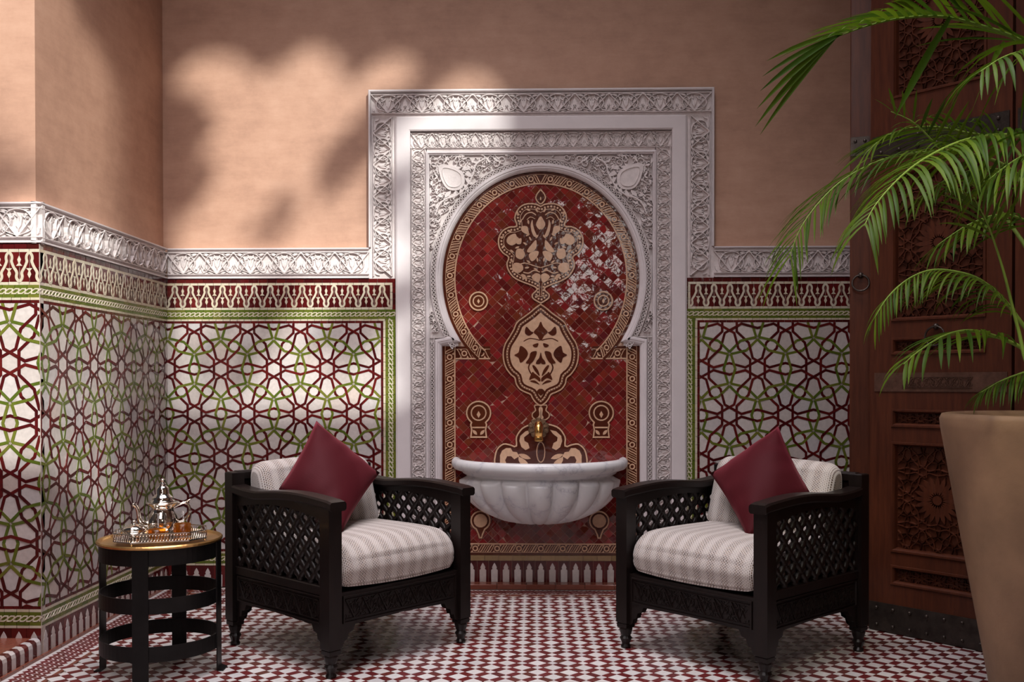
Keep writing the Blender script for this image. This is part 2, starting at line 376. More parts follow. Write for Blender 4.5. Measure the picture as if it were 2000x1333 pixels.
def leafp(c, ang, L, W, n=5, bend=0):
    """pointed leaf outline"""
    ca, sa = math.cos(ang), math.sin(ang); up = []; dn = []
    for i in range(n+1):
        t = i/n; w_ = W/2*math.sin(PI*t)**.8 if 0 < t < 1 else 0; b = bend*L*math.sin(PI*t/2)**2
        up.append((t*L, b+w_)); dn.append((t*L, b-w_))
    q = dn + up[::-1][1:-1]
    return [(c[0]+x*ca-y*sa, c[1]+x*sa+y*ca) for x, y in q]
def spiral(c, r, a0, turns, sg=1, n=14):
    return [(c[0]+r*(1-.8*i/n)*math.cos(a0+sg*2*PI*turns*i/n), c[1]+r*(1-.8*i/n)*math.sin(a0+sg*2*PI*turns*i/n)) for i in range(n+1)]
def empty(name, loc=(0, 0, 0), rz=0):
    o = bpy.data.objects.new(name, None); COL.objects.link(o); o.location = loc; o.rotation_euler.z = rz; o.empty_display_size = .1; return o
def tag(o, label, cat, group=None):
    o['label'] = label; o['category'] = cat
    if group: o['group'] = group
    return o
def struct(o): o['kind'] = 'structure'; return o
def stuff(o): o['kind'] = 'stuff'; return o
def linkobj(name, me, parent=None, loc=None, rot=None):
    o = bpy.data.objects.new(name, me); COL.objects.link(o)
    if parent: o.parent = parent
    if loc is not None: o.location = loc
    if rot is not None: o.rotation_euler = rot
    return o
def px(x, y, depth): return CAM + depth*(FWD + (x-1000)/FPX*RGT - (y-CY)/FPX*UPV)
# ================================================================ SETTING
# ---------------------------------------------------------------- plaster walls
def wallbox(name, x0, x1, y0, y1, z1=4.3):
    m = MB(); m.box(x0, x1, y0, y1, 0, z1); return struct(m.build(name, 'plaster'))
PB = .03                                              # the plaster lies this far behind the tile face
wall_back = wallbox('wall_back', XL-.28, XR+.3, PB, .33)
wall_left = wallbox('wall_left', XL-.34, XL-PB, YF+PB, PB)
wall_front = wallbox('wall_front', -5.2, XL-.34, YF+PB, YF+.33)
wall_right = wallbox('wall_right', XR, XR+.3, -7.5, PB)

# ---------------------------------------------------------------- hexagonal star zellige, generated by its symmetry
def hexpattern():
    d, q, Lh, r_, tip = .13, .106, .173, .104, .028
    pol = lambda a, r: (r*math.cos(a), r*math.sin(a))
    add = lambda *p: (sum(a[0] for a in p), sum(a[1] for a in p))
    mul = lambda k, a: (k*a[0], k*a[1])
    hexes = [(i+j*.5, j*math.sqrt(3)/2) for i in range(-3, 4) for j in range(-3, 4)]
    hexes = [h for h in hexes if math.hypot(*h) < 1.9]
    segs = []; mar = []; grn = []
    for h in hexes:
        home = math.hypot(*h) < .01
        for k in range(6):
            e = pol(k*PI/3, 1); n = pol(k*PI/3+PI/2, 1)
            Mid = add(h, mul(d, e)); Pp = add(Mid, mul(Lh, n)); Pm = add(Mid, mul(-Lh, n)); Cm = add(Mid, mul(-d*math.tan(PI/6), n)); Cp = add(Mid, mul(d*math.tan(PI/6), n))
            e2 = pol((k+1)*PI/3, 1); n2 = pol((k+1)*PI/3+PI/2, 1); mid2 = add(h, mul(.5, e2)); Q = add(mid2, mul(-q, n2))
            e0 = pol((k-1)*PI/3, 1); n0 = pol((k-1)*PI/3+PI/2, 1); mid0 = add(h, mul(.5, e0)); Q0 = add(mid0, mul(q, n0))
            segs += [(Pm, Pp), (Pp, Q), (Pm, Q0)]
            # by the half turn about mid2, the other strand Q' = mid2+q n2 comes from h; the strand through Q runs to the mirror image of that one
            s2 = pol((k+2)*PI/3, 1); s2n = pol((k+2)*PI/3+PI/2, 1); M2 = add(h, mul(d, s2)); P2m = add(M2, mul(-Lh, s2n)); C2m = add(M2, mul(-d*math.tan(PI/6), s2n))
            rot = lambda p: (2*mid2[0]-p[0], 2*mid2[1]-p[1])
            PB_, CB_ = rot(P2m), rot(C2m)
            if home: mar.append((Cm, Pp, Q)); mar.append((Pp, Q, PB_, CB_))
        for k in range(3):
            e = pol(k*PI/3, 1); mid = add(h, mul(.5, e)); n = pol(k*PI/3+PI/2, 1)
            c1 = add(mid, mul(math.sqrt(3)/6, n)); c2 = add(mid, mul(-math.sqrt(3)/6, n))
            for sg in (1, -1):
                R = add(mid, mul(sg*r_, e))
                hx = add(h, e) if sg > 0 else h
                t1, t2 = [add(c, mul(tip/math.hypot(hx[0]-c[0], hx[1]-c[1]), (hx[0]-c[0], hx[1]-c[1]))) for c in (c1, c2)]
                segs += [(t1, R), (R, t2)]
                if home: grn.append((t1, R, sg, 1)); grn.append((R, t2, sg, -1))
    return segs, mar, grn
def lineint(p, p2, q, q2):
    rx, ry, sx, sy = p2[0]-p[0], p2[1]-p[1], q2[0]-q[0], q2[1]-q[1]
    den = rx*sy-ry*sx
    if abs(den) < 1e-9: return None
    t = ((q[0]-p[0])*sy-(q[1]-p[1])*sx)/den; u = ((q[0]-p[0])*ry-(q[1]-p[1])*rx)/den
    if -1e-6 <= t <= 1+1e-6 and -1e-6 <= u <= 1+1e-6: return t, u
    return None
def faces_of(segs):
    """faces of the planar arrangement of the strap centre lines"""
    key = lambda p: (round(p[0], 4), round(p[1], 4))
    cuts = [[0, 1] for _ in segs]
    bb = [(min(a[0], b[0]), max(a[0], b[0]), min(a[1], b[1]), max(a[1], b[1])) for a, b in segs]
    for i in range(len(segs)):
        for j in range(i):
            A, B = bb[i], bb[j]
            if A[0] > B[1] or B[0] > A[1] or A[2] > B[3] or B[2] > A[3]: continue
            r = lineint(*segs[i], *segs[j])
            if r: cuts[i].append(r[0]); cuts[j].append(r[1])
    adj = {}
    for (a, b), c in zip(segs, cuts):
        ps = [key((a[0]+t*(b[0]-a[0]), a[1]+t*(b[1]-a[1]))) for t in sorted(c)]
        for p, q in zip(ps, ps[1:]):
            if p != q: adj.setdefault(p, set()).add(q); adj.setdefault(q, set()).add(p)
    order = {p: sorted(qs, key=lambda q: math.atan2(q[1]-p[1], q[0]-p[0])) for p, qs in adj.items()}
    seen = set(); out = []
    for p in order:
        for q in order[p]:
            if (p, q) in seen: continue
            f = []; a, b = p, q
            while (a, b) not in seen:
                seen.add((a, b)); f.append(a)
                o = order[b]; c = o[(o.index(a)-1) % len(o)]
                a, b = b, c
            if 1e-4 < area2(f) < .2: out.append(f)
    return out
SEGS, MARS, GRNS = hexpattern()
CELL = []
for f in faces_of([s for s in SEGS if math.hypot((s[0][0]+s[1][0])/2, (s[0][1]+s[1][1])/2) < 1.5]):
    cx = sum(p[0] for p in f)/len(f); cy = sum(p[1] for p in f)/len(f)
    j = cy/(math.sqrt(3)/2); i = cx-j*.5
    if -.5123 < i <= .4877 and -.5211 < j <= .4789: CELL.append(f)
SW = .042                                              # strap width, in lattice units
def zellige(fr, parent, u0, u1, v0, v1, hu, hv, a, av, nparts, seed):
    """one panel: white pieces set between maroon and green straps, grout bed behind"""
    r = random.Random(seed)
    bed = MB(); bed.fbox(fr, u0, u1, v0, v1, -.03, -.0018); bed.build('grout_bed', 'grout', parent)
    T = lambda p, i, j: (hu+a*(p[0]+i+j*.5), hv+a*av*(p[1]+j*math.sqrt(3)/2))
    white = []; straps = {'maroon_strap': MB(), 'green_strap': MB()}
    jr = range(int((v0-hv)/(a*.84))-2, int((v1-hv)/(a*.84))+3)
    for j in jr:
        for i in range(int((u0-hu)/a-j*.5)-2, int((u1-hu)/a-j*.5)+3):
            cu, cv = T((0, 0), i, j)
            if cu < u0-1.1*a or cu > u1+1.1*a or cv < v0-1.1*a or cv > v1+1.1*a: continue
            for f in CELL:
                g = inset(f, SW/2+.0028)
                if area2(g) < 4e-4 or area2(g) > area2(f): continue
                g = clip([T(p, i, j) for p in g], u0+.001, u1-.001, v0+.001, v1-.001)
                if len(g) > 2 and area2(g) > 2e-5: white.append(g)
            for nm, L in (('maroon_strap', MARS), ('green_strap', GRNS)):
                for st in L:
                    pts = [T(p, i, j) for p in (st if nm[0] == 'm' else st[:2])]
                    w = SW*a; o = normals(pts, False)
                    g = [(p[0]+n[0]*w/2, p[1]+n[1]*w/2) for p, n in zip(pts, o)] + [(p[0]-n[0]*w/2, p[1]-n[1]*w/2) for p, n in list(zip(pts, o))[::-1]]
                    g = clip(g, u0+.001, u1-.001, v0+.001, v1-.001)
                    if len(g) > 2 and abs(area2(g)) > 1e-6:
                        straps[nm].prism(g, -.004, .0012+r.uniform(-.0004, .0006)+(.0003 if nm[0] == 'g' else 0), fr, (r.gauss(0, .012), r.gauss(0, .012)))
    white.sort(key=lambda g: -area2(g))
    rest = MB()
    for k, g in enumerate(white):
        m = MB() if k < nparts else rest
        m.prism(g, -.0045, .0002+r.uniform(-.0004, .0004), fr, (r.gauss(0, .010), r.gauss(0, .010)))
        if k < nparts: m.build('white_tile', 'white_tile', parent)
    if rest.f: stuff(rest.build('small_white_tiles', 'white_tile', parent))
    stuff(straps['maroon_strap'].build('maroon_straps', 'maroon_tile', parent)); stuff(straps['green_strap'].build('green_straps', 'green_tile', parent))

def tile_row(m, fr, u0, u1, v0, v1, L, h=.0, gap=.0022, hor=True, r=rnd):
    """a row of small rectangular tiles in one mesh"""
    a, b = (u0, u1) if hor else (v0, v1); n = max(1, round((b-a)/L)); s = (b-a)/n
    for k in range(n):
        p, q = a+k*s+gap/2, a+(k+1)*s-gap/2
        R = [(p, v0), (q, v0), (q, v1), (p, v1)] if hor else [(u0, p), (u1, p), (u1, q), (u0, q)]
        m.prism(R, -.005, h+r.uniform(-.0006, .0006), fr, (r.gauss(0, .01), r.gauss(0, .01)))
def braid(parent, fr, pts_fn, L, wd, name):
    """olive ground strip with a two-strand cream braid; pts_fn(t, o) maps length and offset to the plane"""
    n = max(2, round(L/.0265)); per = L/n
    for mat, o0, o1, h in (('green_tile', -wd/2, -wd*.27, .0004), ('olive_tile', -wd*.27, wd*.27, -.0006), ('green_tile', wd*.27, wd/2, .0004)):
        m = MB(); k = max(1, round(L/.05))
        for i in range(k):
            m.prism([pts_fn(L*i/k+.001, o0), pts_fn(L*(i+1)/k-.001, o0), pts_fn(L*(i+1)/k-.001, o1), pts_fn(L*i/k+.001, o1)], -.005, h+rnd.uniform(-.0004, .0004), fr)
        stuff(m.build(name+('_edge' if mat[0] == 'g' else '_ground'), mat, parent))
    m = MB()
    for sg in (1, -1):
        P = []
        for i in range(n*8+1):
            t = per*i/8; oo = sg*wd*.19*max(-1, min(1, 1.5*math.sin(PI*t/per+PI/4))); P.append(pts_fn(min(L, max(0, t+oo*.75)), oo))
        m.ribbon(P, .0072, -.002, .0012+.0004*sg, fr)
    stuff(m.build(name+'_strands', 'cream_tile', parent))
H = lambda u0, v: (lambda t, o: (u0+t, v+o))
Vv = lambda u, v0: (lambda t, o: (u-o, v0+t))

# ---------------------------------------------------------------- the tiled dado of each wall
def frieze(parent, fr, u0, u1, flip=0):
    """maroon frieze with cream lambrequin line and drops"""
    v0, v1 = 1.506, 1.626; hgt = v1-v0; n = max(1, round((u1-u0)/.0838)); per = (u1-u0)/n
    bed = MB(); bed.fbox(fr, u0, u1, v0, v1, -.03, -.003); bed.build('grout_bed', 'grout', parent)
    pieces = []
    for k in range(2*n):
        a, b = u0+k*per/2+.0011, u0+(k+1)*per/2-.0011
        for c, d in ((v0, v0+hgt*.47), (v0+hgt*.47+.0015, v1)):
            m = MB(); m.prism([(a, c), (b, c), (b, d), (a, d)], -.005, rnd.uniform(-.0008, .0004), fr, (rnd.gauss(0, .012), rnd.gauss(0, .012)))
            m.build('frieze_tile', 'maroon_tile', parent)
    m = MB()
    for k in range(n):
        c = u0+(k+.5)*per
        half = [(-.5, .03), (-.44, .045), (-.37, .12), (-.355, .20), (-.38, .28), (-.35, .36), (-.25, .47), (-.15, .62), (-.12, .70), (-.145, .78), (-.13, .88), (-.06, .955), (0, .97)]
        P = [(c+x*per, v0+y*hgt) for x, y in mir(half)]
        m.ribbon(spl(P, 2), .0128, -.003, .0016, fr, False, .8)
        for du, sgn, base in ((0, 1, .10), (per/2, -1, .90)):
            uu = c+du
            if uu > u1-.01: continue
            y = lambda t: v0+hgt*(base+sgn*t)
            m.prism([(uu, y(.02)), (uu+.0075, y(.15)), (uu+.003, y(.27)), (uu+.0125, y(.36)), (uu-.0125, y(.36)), (uu-.003, y(.27)), (uu-.0075, y(.15))][::sgn], -.003, .0014, fr)
    stuff(m.build('lambrequin', 'cream_tile', parent))
def merlon(m, fr, u, v0, v1, wd, h):
    hh = v1-v0; w = wd/2
    m.prism([(u-w, v0), (u+w, v0), (u+w*1.05, v0+hh*.62), (u+w*.62, v0+hh*.68), (u+w*.78, v0+hh*.76), (u+w*.45, v0+hh*.88), (u, v1), (u-w*.45, v0+hh*.88), (u-w*.78, v0+hh*.76), (u-w*.62, v0+hh*.68), (u-w*1.05, v0+hh*.62)], -.004, h, fr)
def merlons(parent, fr, u0, u1, v0, v1, pitch=.062, off=.5):
    n = max(1, round((u1-u0)/pitch)); p = (u1-u0)/n
    for k in range(n):
        m = MB(); a, b = u0+k*p+.0006, u0+(k+1)*p-.0006
        m.prism([(a, v0), (b, v0), (b, v1), (a, v1)], -.02, -.0006+rnd.uniform(-.0004, .0004), fr, (rnd.gauss(0, .006), 0))
        o = m.build('plinth_tile', 'maroon_tile', parent)
        m = MB(); merlon(m, fr, u0+(k+off)*p, v0, v1-.014, .033, .0014+rnd.uniform(-.0003, .0003)); m.build('merlon_tile', 'white_tile', parent)
def dado(wall, fr, u0, u1, hu, hv, a, av, edges, nparts, seed):
    """edges: which ends (left, right) carry an upright border"""
    d = empty('tile_dado'); d.parent = wall
    L, R = edges; wb = .0685
    pu0, pu1 = u0+(wb if L else 0), u1-(wb if R else 0)
    zellige(fr, d, pu0+(.012 if L else 0), pu1-(.012 if R else 0), .203, 1.422, hu, hv, a, av, nparts, seed)
    red = MB(); wht = MB()
    tile_row(red, fr, pu0, pu1, 1.422, 1.434, .038); tile_row(red, fr, pu0, pu1, .191, .203, .038)
    tile_row(red, fr, u0, u1, 1.639, 1.660, .050)
    for v in (1.434, ): tile_row(wht, fr, pu0-(.011 if L else 0), pu1+(.011 if R else 0), v, v+.010, .038)
    for v in (1.4945, 1.626): tile_row(wht, fr, u0+(.018 if L else 0), u1-(.018 if R else 0), v, v+.0122, .042)
    tile_row(wht, fr, pu0-(.011 if L else 0), pu1+(.011 if R else 0), .180, .191, .05); tile_row(wht, fr, u0, u1, .115, .125, .05)
    braid(d, fr, H(u0, 1.469), u1-u0, .050, 'braid'); braid(d, fr, H(u0, .1525), u1-u0, .054, 'braid')
    for on, s, e in ((L, 1, u0), (R, -1, u1)):
        if not on: continue
        tile_row(red, fr, *sorted((e, e+s*.017)), 1.494, 1.639, .028, hor=False)
        tile_row(wht, fr, *sorted((e+s*.018, e+s*.030)), 1.506, 1.626, .04, hor=False)
        tile_row(wht, fr, *sorted((e+s*(wb-.012), e+s*(wb-.0005))), .191, 1.434, .045, hor=False)
        tile_row(red, fr, *sorted((e+s*wb, e+s*(wb+.012))), .203, 1.422, .038, hor=False)
        braid(d, fr, Vv(e+s*.028, .18), 1.444-.18, .055, 'braid')
    stuff(red.build('red_edge_tiles', 'maroon_tile', d)); stuff(wht.build('white_edge_tiles', 'cream_tile', d))
    frieze(d, fr, u0+(.03 if L else 0), u1-(.03 if R else 0))
    merlons(d, fr, u0, u1, 0, .115)
    bk = MB(); bk.fbox(fr, u0, u1, 0, 1.660, -.03, -.006); bk.build('mortar_bed', 'grout', d)
    return d
PL, PR = -.740, .803                                    # outer faces of the portal's jambs
dado(wall_back, FB, XL, PL, -1.399, 1.176, .2875, .972, (0, 1), 150, 1)
dado(wall_back, FB, PR, XR, .893, 1.174, .2965, .965, (1, 0), 150, 2)
dado(wall_left, FL, YF+.0018, 0, -.865, 1.179, .288, .972, (0, 0), 300, 3)
dado(wall_front, FF, -4.2, XL, -2.101, 1.182, .288, .972, (0, 0), 120, 4)

cb = MB(); cb.box(XL-.0015, XL+.0006, YF-.0006, YF+.0018, 0, 1.66); cb.build('corner_bead', 'grout', wall_left)
# ---------------------------------------------------------------- carved stucco bands
def carved(m, T, L, hgt, per, h0, h1, fr, wd=.0062, fine=False, arc=None):
    """relief of an interlace band; T(t, o) maps length t and height o (0..hgt) to the plane"""
    n = max(1, round(L/per)); p = L/n; e = hgt*.07
    RB = lambda pts, w=wd, hh=h1, c=False: m.ribbon([T(*q) for q in pts], w, h0, hh, fr, c)
    LF = lambda c, a, l, w_, hh, b=0: m.prism([T(c[0]+x, c[1]+y) for x, y in leafp((0, 0), a, l, w_, 3, b)], h0, hh, fr)
    RB([(0, e), (L, e)], wd*.7, h1*.9+h0*.1); RB([(0, hgt-e), (L, hgt-e)], wd*.7, h1*.9+h0*.1)
    hl = h0+(h1-h0)*.58
    for k in range(n):
        t = k*p; c = t+p/2
        RB([(t, hgt-e), (c, e)], hh=h1); RB([(c, e), (t+p, hgt-e)], hh=h1*.98)
        for cc, s in ((c, 1), (t+p, -1)):
            if cc > L-p*.1 and s < 0: continue
            y = lambda v: v if s > 0 else hgt-v
            oval = spl([(cc, y(hgt*.90)), (cc+p*.20, y(hgt*.82)), (cc+p*.34, y(hgt*.55)), (cc+p*.30, y(hgt*.28)), (cc+p*.10, y(hgt*.16)), (cc, y(hgt*.12)), (cc-p*.10, y(hgt*.16)), (cc-p*.30, y(hgt*.28)), (cc-p*.34, y(hgt*.55)), (cc-p*.20, y(hgt*.82))], 3, True)
            RB(oval, wd*.85, h1*.95, True)
            a = PI/2*s
            LF((cc, y(hgt*.26)), a, hgt*.44, p*.055, hl); 
            for sd in (1, -1):
                LF((cc, y(hgt*.30)), a-sd*.55*s, hgt*.42, p*.055, hl*.85+h0*.15+sd*.0004, sd*s*.25)
                LF((cc+sd*p*.20, y(hgt*.50)), a-sd*.9*s, hgt*.26, p*.045, hl*.9+h0*.1-sd*.0003, sd*s*.2); LF((cc+sd*p*.13, y(hgt*.62)), a+sd*.4*s, hgt*.18, p*.04, hl*.8+h0*.2)
                LF((cc+sd*p*.40, y(hgt*.14)), (0 if sd > 0 else PI)+sd*s*.9, p*.16, p*.05, hl*.9+h0*.1, sd*s*.2); LF((cc+sd*p*.10, y(hgt*.90)), (0 if sd > 0 else PI)-sd*s*.1, p*.14, p*.045, hl*.85+h0*.15)
                LF((cc+sd*p*.06, y(hgt*.74)), (0 if sd > 0 else PI)-sd*s*.3, p*.18, p*.06, hl, -sd*s*.2)
                LF((cc+sd*p*.10, y(hgt*.10)), (0 if sd > 0 else PI)+sd*s*.25, p*.24, p*.075, hl, sd*s*.15)
                RB([(cc+sd*q[0]*p, y(q[1]*hgt)) for q in spl([(.26, .30), (.20, .42), (.15, .56), (.19, .68), (.25, .62), (.22, .54)], 2)], wd*.6, hl)
                LF((cc+sd*p*.30, y(hgt*.82)), (PI if sd > 0 else 0)+sd*s*.2, p*.2, p*.07, hl, sd*s*.2)
def stucco_band(parent, fr, u0, u1, v0, v1, ends=(1, 1)):
    d = MB(); d.fbox(fr, u0, u1, v0, v1, -.03, -.009); d.build('stucco_ground', 'stucco', parent)
    m = MB(); carved(m, lambda t, o: (u0+t, v0+.016+o), u1-u0, v1-v0-.032, .184, -.009, .011, fr, .0072)
    stuff(m.build('carved_interlace', 'stucco', parent))
    b = MB()
    for v in (v0+.006, v1-.006): b.ribbon([(u0, v), (u1, v)], .012, -.03, .010, fr)
    stuff(b.build('edge_moulding', 'stucco_smooth', parent))
SB0, SB1 = 1.660, 1.828
for wl, fr, a, b in ((wall_back, FB, XL, -.884), (wall_back, FB, .959, XR), (wall_left, FL, YF-.008, 0), (wall_front, FF, -4.2, XL+.008)):
    e = empty('stucco_cornice'); e.parent = wl; stucco_band(e, fr, a, b, SB0, SB1)

# ---------------------------------------------------------------- portal surround (trim_1) and fountain niche
portal = struct(empty('trim_1'))
PT = 2.668; OUT = .9215; SM0, SM1 = .77, .697; CI = .615; SP = .597
def frame_path(half, top, bottom, X=X0): return [(X-half, bottom), (X-half, top), (X+half, top), (X+half, bottom)]
# outer carved band: two uprights above the cornice line and the lintel
g = MB()
g.fbox(FB, X0-OUT, X0-SM0, SB0, PT, -.03, -.005); g.fbox(FB, X0+SM0, X0+OUT, SB0, PT, -.03, -.005); g.fbox(FB, X0-SM0, X0+SM0, 2.507, PT, -.03, -.005)
g.build('portal_ground', 'stucco', portal)
m = MB(); bw = OUT-SM0-.036
carved(m, lambda t, o: (X0-OUT+.016+t, PT-.018-bw+o), 2*OUT-.032, bw, .184, -.005, .016, FB, .0072)
carved(m, lambda t, o: (X0-OUT+.018+o, SB0+.012+t), PT-SB0-.160, bw, .184, -.005, .016, FB, .0072)
carved(m, lambda t, o: (X0+OUT-.018-o, SB0+.012+t), PT-SB0-.160, bw, .184, -.005, .016, FB, .0072)
stuff(m.build('carved_interlace', 'stucco', portal))
m = MB()
m.sweep([(X0-OUT, SB1), (X0-OUT, PT), (X0+OUT, PT), (X0+OUT, SB1)], [(0, -.03), (0, .012), (-.004, .016), (-.010, .016), (-.014, .004)], FB)
m.sweep(frame_path(SM0, 2.507, 0), [(.006, .004), (.006, .014), (0, .018), (0, .010)], FB)
m.build('outer_edge_moulding', 'stucco_smooth', portal)
# smooth white band
m = MB()
m.sweep(frame_path(SM1, 2.447, 0), [(SM0-SM1, -.03), (SM0-SM1, .018), (SM0-SM1-.004, .020), (.006, .020), (0, .016), (0, -.02)], FB)
m.build('smooth_band', 'stucco_smooth', portal)
# inner carved band
g = MB(); g.fbox(FB, X0-SM1, X0-CI+.004, 0, 2.447, -.03, -.014); g.fbox(FB, X0+CI-.004, X0+SM1, 0, 2.447, -.03, -.014); g.fbox(FB, X0-CI, X0+CI, 2.330, 2.447, -.03, -.014)
g.build('inner_band_ground', 'stucco', portal)
m = MB(); iw = SM1-CI
carved(m, lambda t, o: (X0-SM1+t, 2.353+o), 2*SM1, 2.447-2.353, .115, -.014, -.001, FB, .0046)
carved(m, lambda t, o: (X0-SM1+o, t), 2.36, iw, .115, -.014, -.001, FB, .0046)
carved(m, lambda t, o: (X0+SM1-o, t), 2.36, iw, .115, -.014, -.001, FB, .0046)
stuff(m.build('inner_carved_band', 'stucco', portal))
m = MB(); m.sweep(frame_path(SP, 2.322, 0), [(CI-SP, -.02), (CI-SP, .000), (CI-SP-.006, .004), (.008, .004), (.004, -.004), (0, -.006), (0, -.02)], FB)
m.build('inner_moulding', 'stucco_smooth', portal)

# the tile opening's outline: horseshoe arch on imposts
EA, EB, EZ = .5275, .575, 1.660
def arch(o, z0=1.318):
    """right half of the arch, offset o outwards, from the impost up to the crown"""
    out = []
    t0 = -math.acos(.424/EA)
    for k in range(41):
        t = t0+(PI/2-t0)*k/40
        out.append((X0+(EA+o)*math.cos(t), EZ+(EB+o)*math.sin(t)))
    return out
HW = .53
arch_r = arch(0)
outline = [(X0+HW, .17), (X0+HW, 1.298), (X0+.445, 1.298)] + arch_r
OUTL = [(x, y) for x, y in outline] + [(2*X0-x, y) for x, y in outline[::-1][1:]]
# spandrel plate: the rectangle minus the opening, as strips
def opening_half(z):
    if z < 1.298: return HW
    if z < 1.318: return .424
    if z > EZ+EB: return 0
    return EA*math.sqrt(max(0, 1-((z-EZ)/EB)**2))
g = MB(); zs = [0, 1.298] + [1.318+(2.322-1.318)*k/60 for k in range(61)]
for s in (1, -1):
    for a, b in zip(zs, zs[1:]):
        ha, hb = [q+.02 if q else 0 for q in (opening_half(a+1e-4), opening_half(b-1e-4))]
        if a == 0: g.fbox(FB, *sorted((X0+s*(HW+.03), X0+s*SP)), 0, 1.298, -.03, -.020); continue
        P = [(X0+s*ha, a), (X0+s*SP, a), (X0+s*SP, b), (X0+s*hb, b)]
        g.prism(P, -.03, -.024, FB)
stuff(g.build('spandrel_ground', 'stucco', portal))
# arch moulding and bead lattice
arc_out = [(X0+HW, .02), (X0+HW, 1.300), (X0+.430, 1.320)] + arch_r[1:]
AP = arc_out + [(2*X0-x, y) for x, y in arc_out[::-1][1:]]
m = MB(); m.sweep(AP, [(-.000, -.03), (-.000, -.012), (-.005, -.004), (-.014, .002), (-.020, .002), (-.024, .006), (-.034, .006), (-.038, -.002), (-.038, -.014)], FB)
m.build('arch_moulding', 'stucco_smooth', portal, fix=True)
m = MB()
for s in (1, -1):
    A = [(X0+s*(x-X0), y) for x, y in arch(.050, 1.318)]
    L = [0]
    for p, q in zip(A, A[1:]): L.append(L[-1]+math.hypot(q[0]-p[0], q[1]-p[1]))
    def at(t, A=A, L=L):
        for i in range(len(L)-1):
            if L[i+1] >= t or i == len(L)-2:
                k = (t-L[i])/(L[i+1]-L[i]); return (A[i][0]+k*(A[i+1][0]-A[i][0]), A[i][1]+k*(A[i+1][1]-A[i][1])), math.atan2(A[i+1][1]-A[i][1], A[i+1][0]-A[i][0])
    n = int(L[-1]/.021)
    for k in range(n):
        c, a = at((k+.5)*L[-1]/n)
        for sg in (1, -1):
            m.ribbon([(c[0]-.0105*math.cos(a)+sg*.009*math.sin(a), c[1]-.0105*math.sin(a)-sg*.009*math.cos(a)), (c[0]+.0105*math.cos(a)-sg*.009*math.sin(a), c[1]+.0105*math.sin(a)+sg*.009*math.cos(a))], .0062, -.014, -.002, FB)
    m.ribbon([(X0+s*(x-X0), y) for x, y in arch(.062)], .006, -.014, 0, FB); m.ribbon([(X0+s*(x-X0), y) for x, y in arch(.039)], .004, -.014, 0, FB)
    for k in range(62):                                        # lattice strip beside the opening
        z = .02+k*.021
        for sg in (1, -1): m.ribbon([(X0+s*(.583-sg*.008), z), (X0+s*(.583+sg*.008), z+.021)], .005, -.014, -.003, FB)
    m.ribbon([(X0+s*.572, .02), (X0+s*.572, 1.345)], .005, -.014, 0, FB); m.ribbon([(X0+s*.48, 1.345), (X0+s*.594, 1.345)], .006, -.014, 0, FB)
stuff(m.build('bead_lattice', 'stucco', portal))
# arabesque carving in the spandrels
m = MB()
def in_span(x, z, mg):
    dx = abs(x-X0)
    return dx < SP-mg and 1.36 < z < 2.322-mg and (dx/(EA+.072+mg))**2+((z-EZ)/(EB+.072+mg))**2 > 1
for s in (1, -1):
    F2 = lambda p: (X0+s*p[0], p[1])
    R2 = lambda pts, w_, hh, c=False: m.ribbon([F2(p) for p in pts], w_, -.024, hh, FB, c)
    cx, cz = .47, 2.195
    drop = spl([(cx+.072, cz+.072), (cx+.005, cz+.066), (cx-.055, cz+.03), (cx-.062, cz-.03), (cx-.03, cz-.062), (cx+.03, cz-.055), (cx+.066, cz+.005)], 4, True)
    m.prism([F2(p) for p in drop], -.024, .002, FB)
    R2([((p[0]-cx)*.74+cx, (p[1]-cz)*.74+cz) for p in drop], .005, .006, True)
    for a in [PI*.75+k*.42 for k in range(7)]:
        m.prism([F2(p) for p in leafp((cx+.066*math.cos(a), cz+.066*math.sin(a)), a+.35, .05, .022, 4, .2)], -.024, 0, FB)
    R2(spl([(.30, 2.30), (.345, 2.27), (.36, 2.22), (.385, 2.17), (.42, 2.125)], 4), .014, .003)
    R2(spl([(.42, 2.125), (.46, 2.10), (.51, 2.085), (.545, 2.05), (.565, 2.0)], 4), .014, .003)
    rr = random.Random(11); placed = [(cx, cz, .09)]; tries = 0
    while tries < 14000 and len(placed) < 420:
        tries += 1
        x, z = rr.uniform(.02, SP-.01), rr.uniform(1.37, 2.312); r0 = rr.choice((.024, .019, .015, .012, .009))
        if not in_span(X0+x, z, r0*.7) or any(math.hypot(x-a, z-b) < (r0+c)*.70 for a, b, c in placed): continue
        placed.append((x, z, r0)); a0 = rr.uniform(0, 2*PI); sg = rr.choice((1, -1))
        if r0 > .011: R2(spiral((x, z), r0, a0, 1.15, sg, 10), r0*.30, -.001+rr.uniform(-.004, .002))
        for q in range(2 if r0 > .012 else 1):
            aa = a0+q*PI*.8+sg*1.2
            lf = leafp((x+r0*.9*math.cos(aa), z+r0*.9*math.sin(aa)), aa+sg*.9, r0*1.6, r0*.62, 3, .25*sg)
            if all(in_span(X0+p[0], p[1], 0) for p in lf): m.prism([F2(p) for p in lf], -.024, -.003+rr.uniform(-.004, .001), FB)
stuff(m.build('spandrel_arabesque', 'stucco', portal))

# ---------------------------------------------------------------- tiled niche panel
niche = empty('fountain_panel'); niche.parent = wall_back
NB = -.026
def FN(u, v, h=0): return FB(u, v, h+NB)
bed = MB(); bed.fbox(FB, X0-HW-.02, X0+HW+.02, 0, 2.25, -.032, NB-.0030); bed.build('grout_bed', 'red_grout', niche)
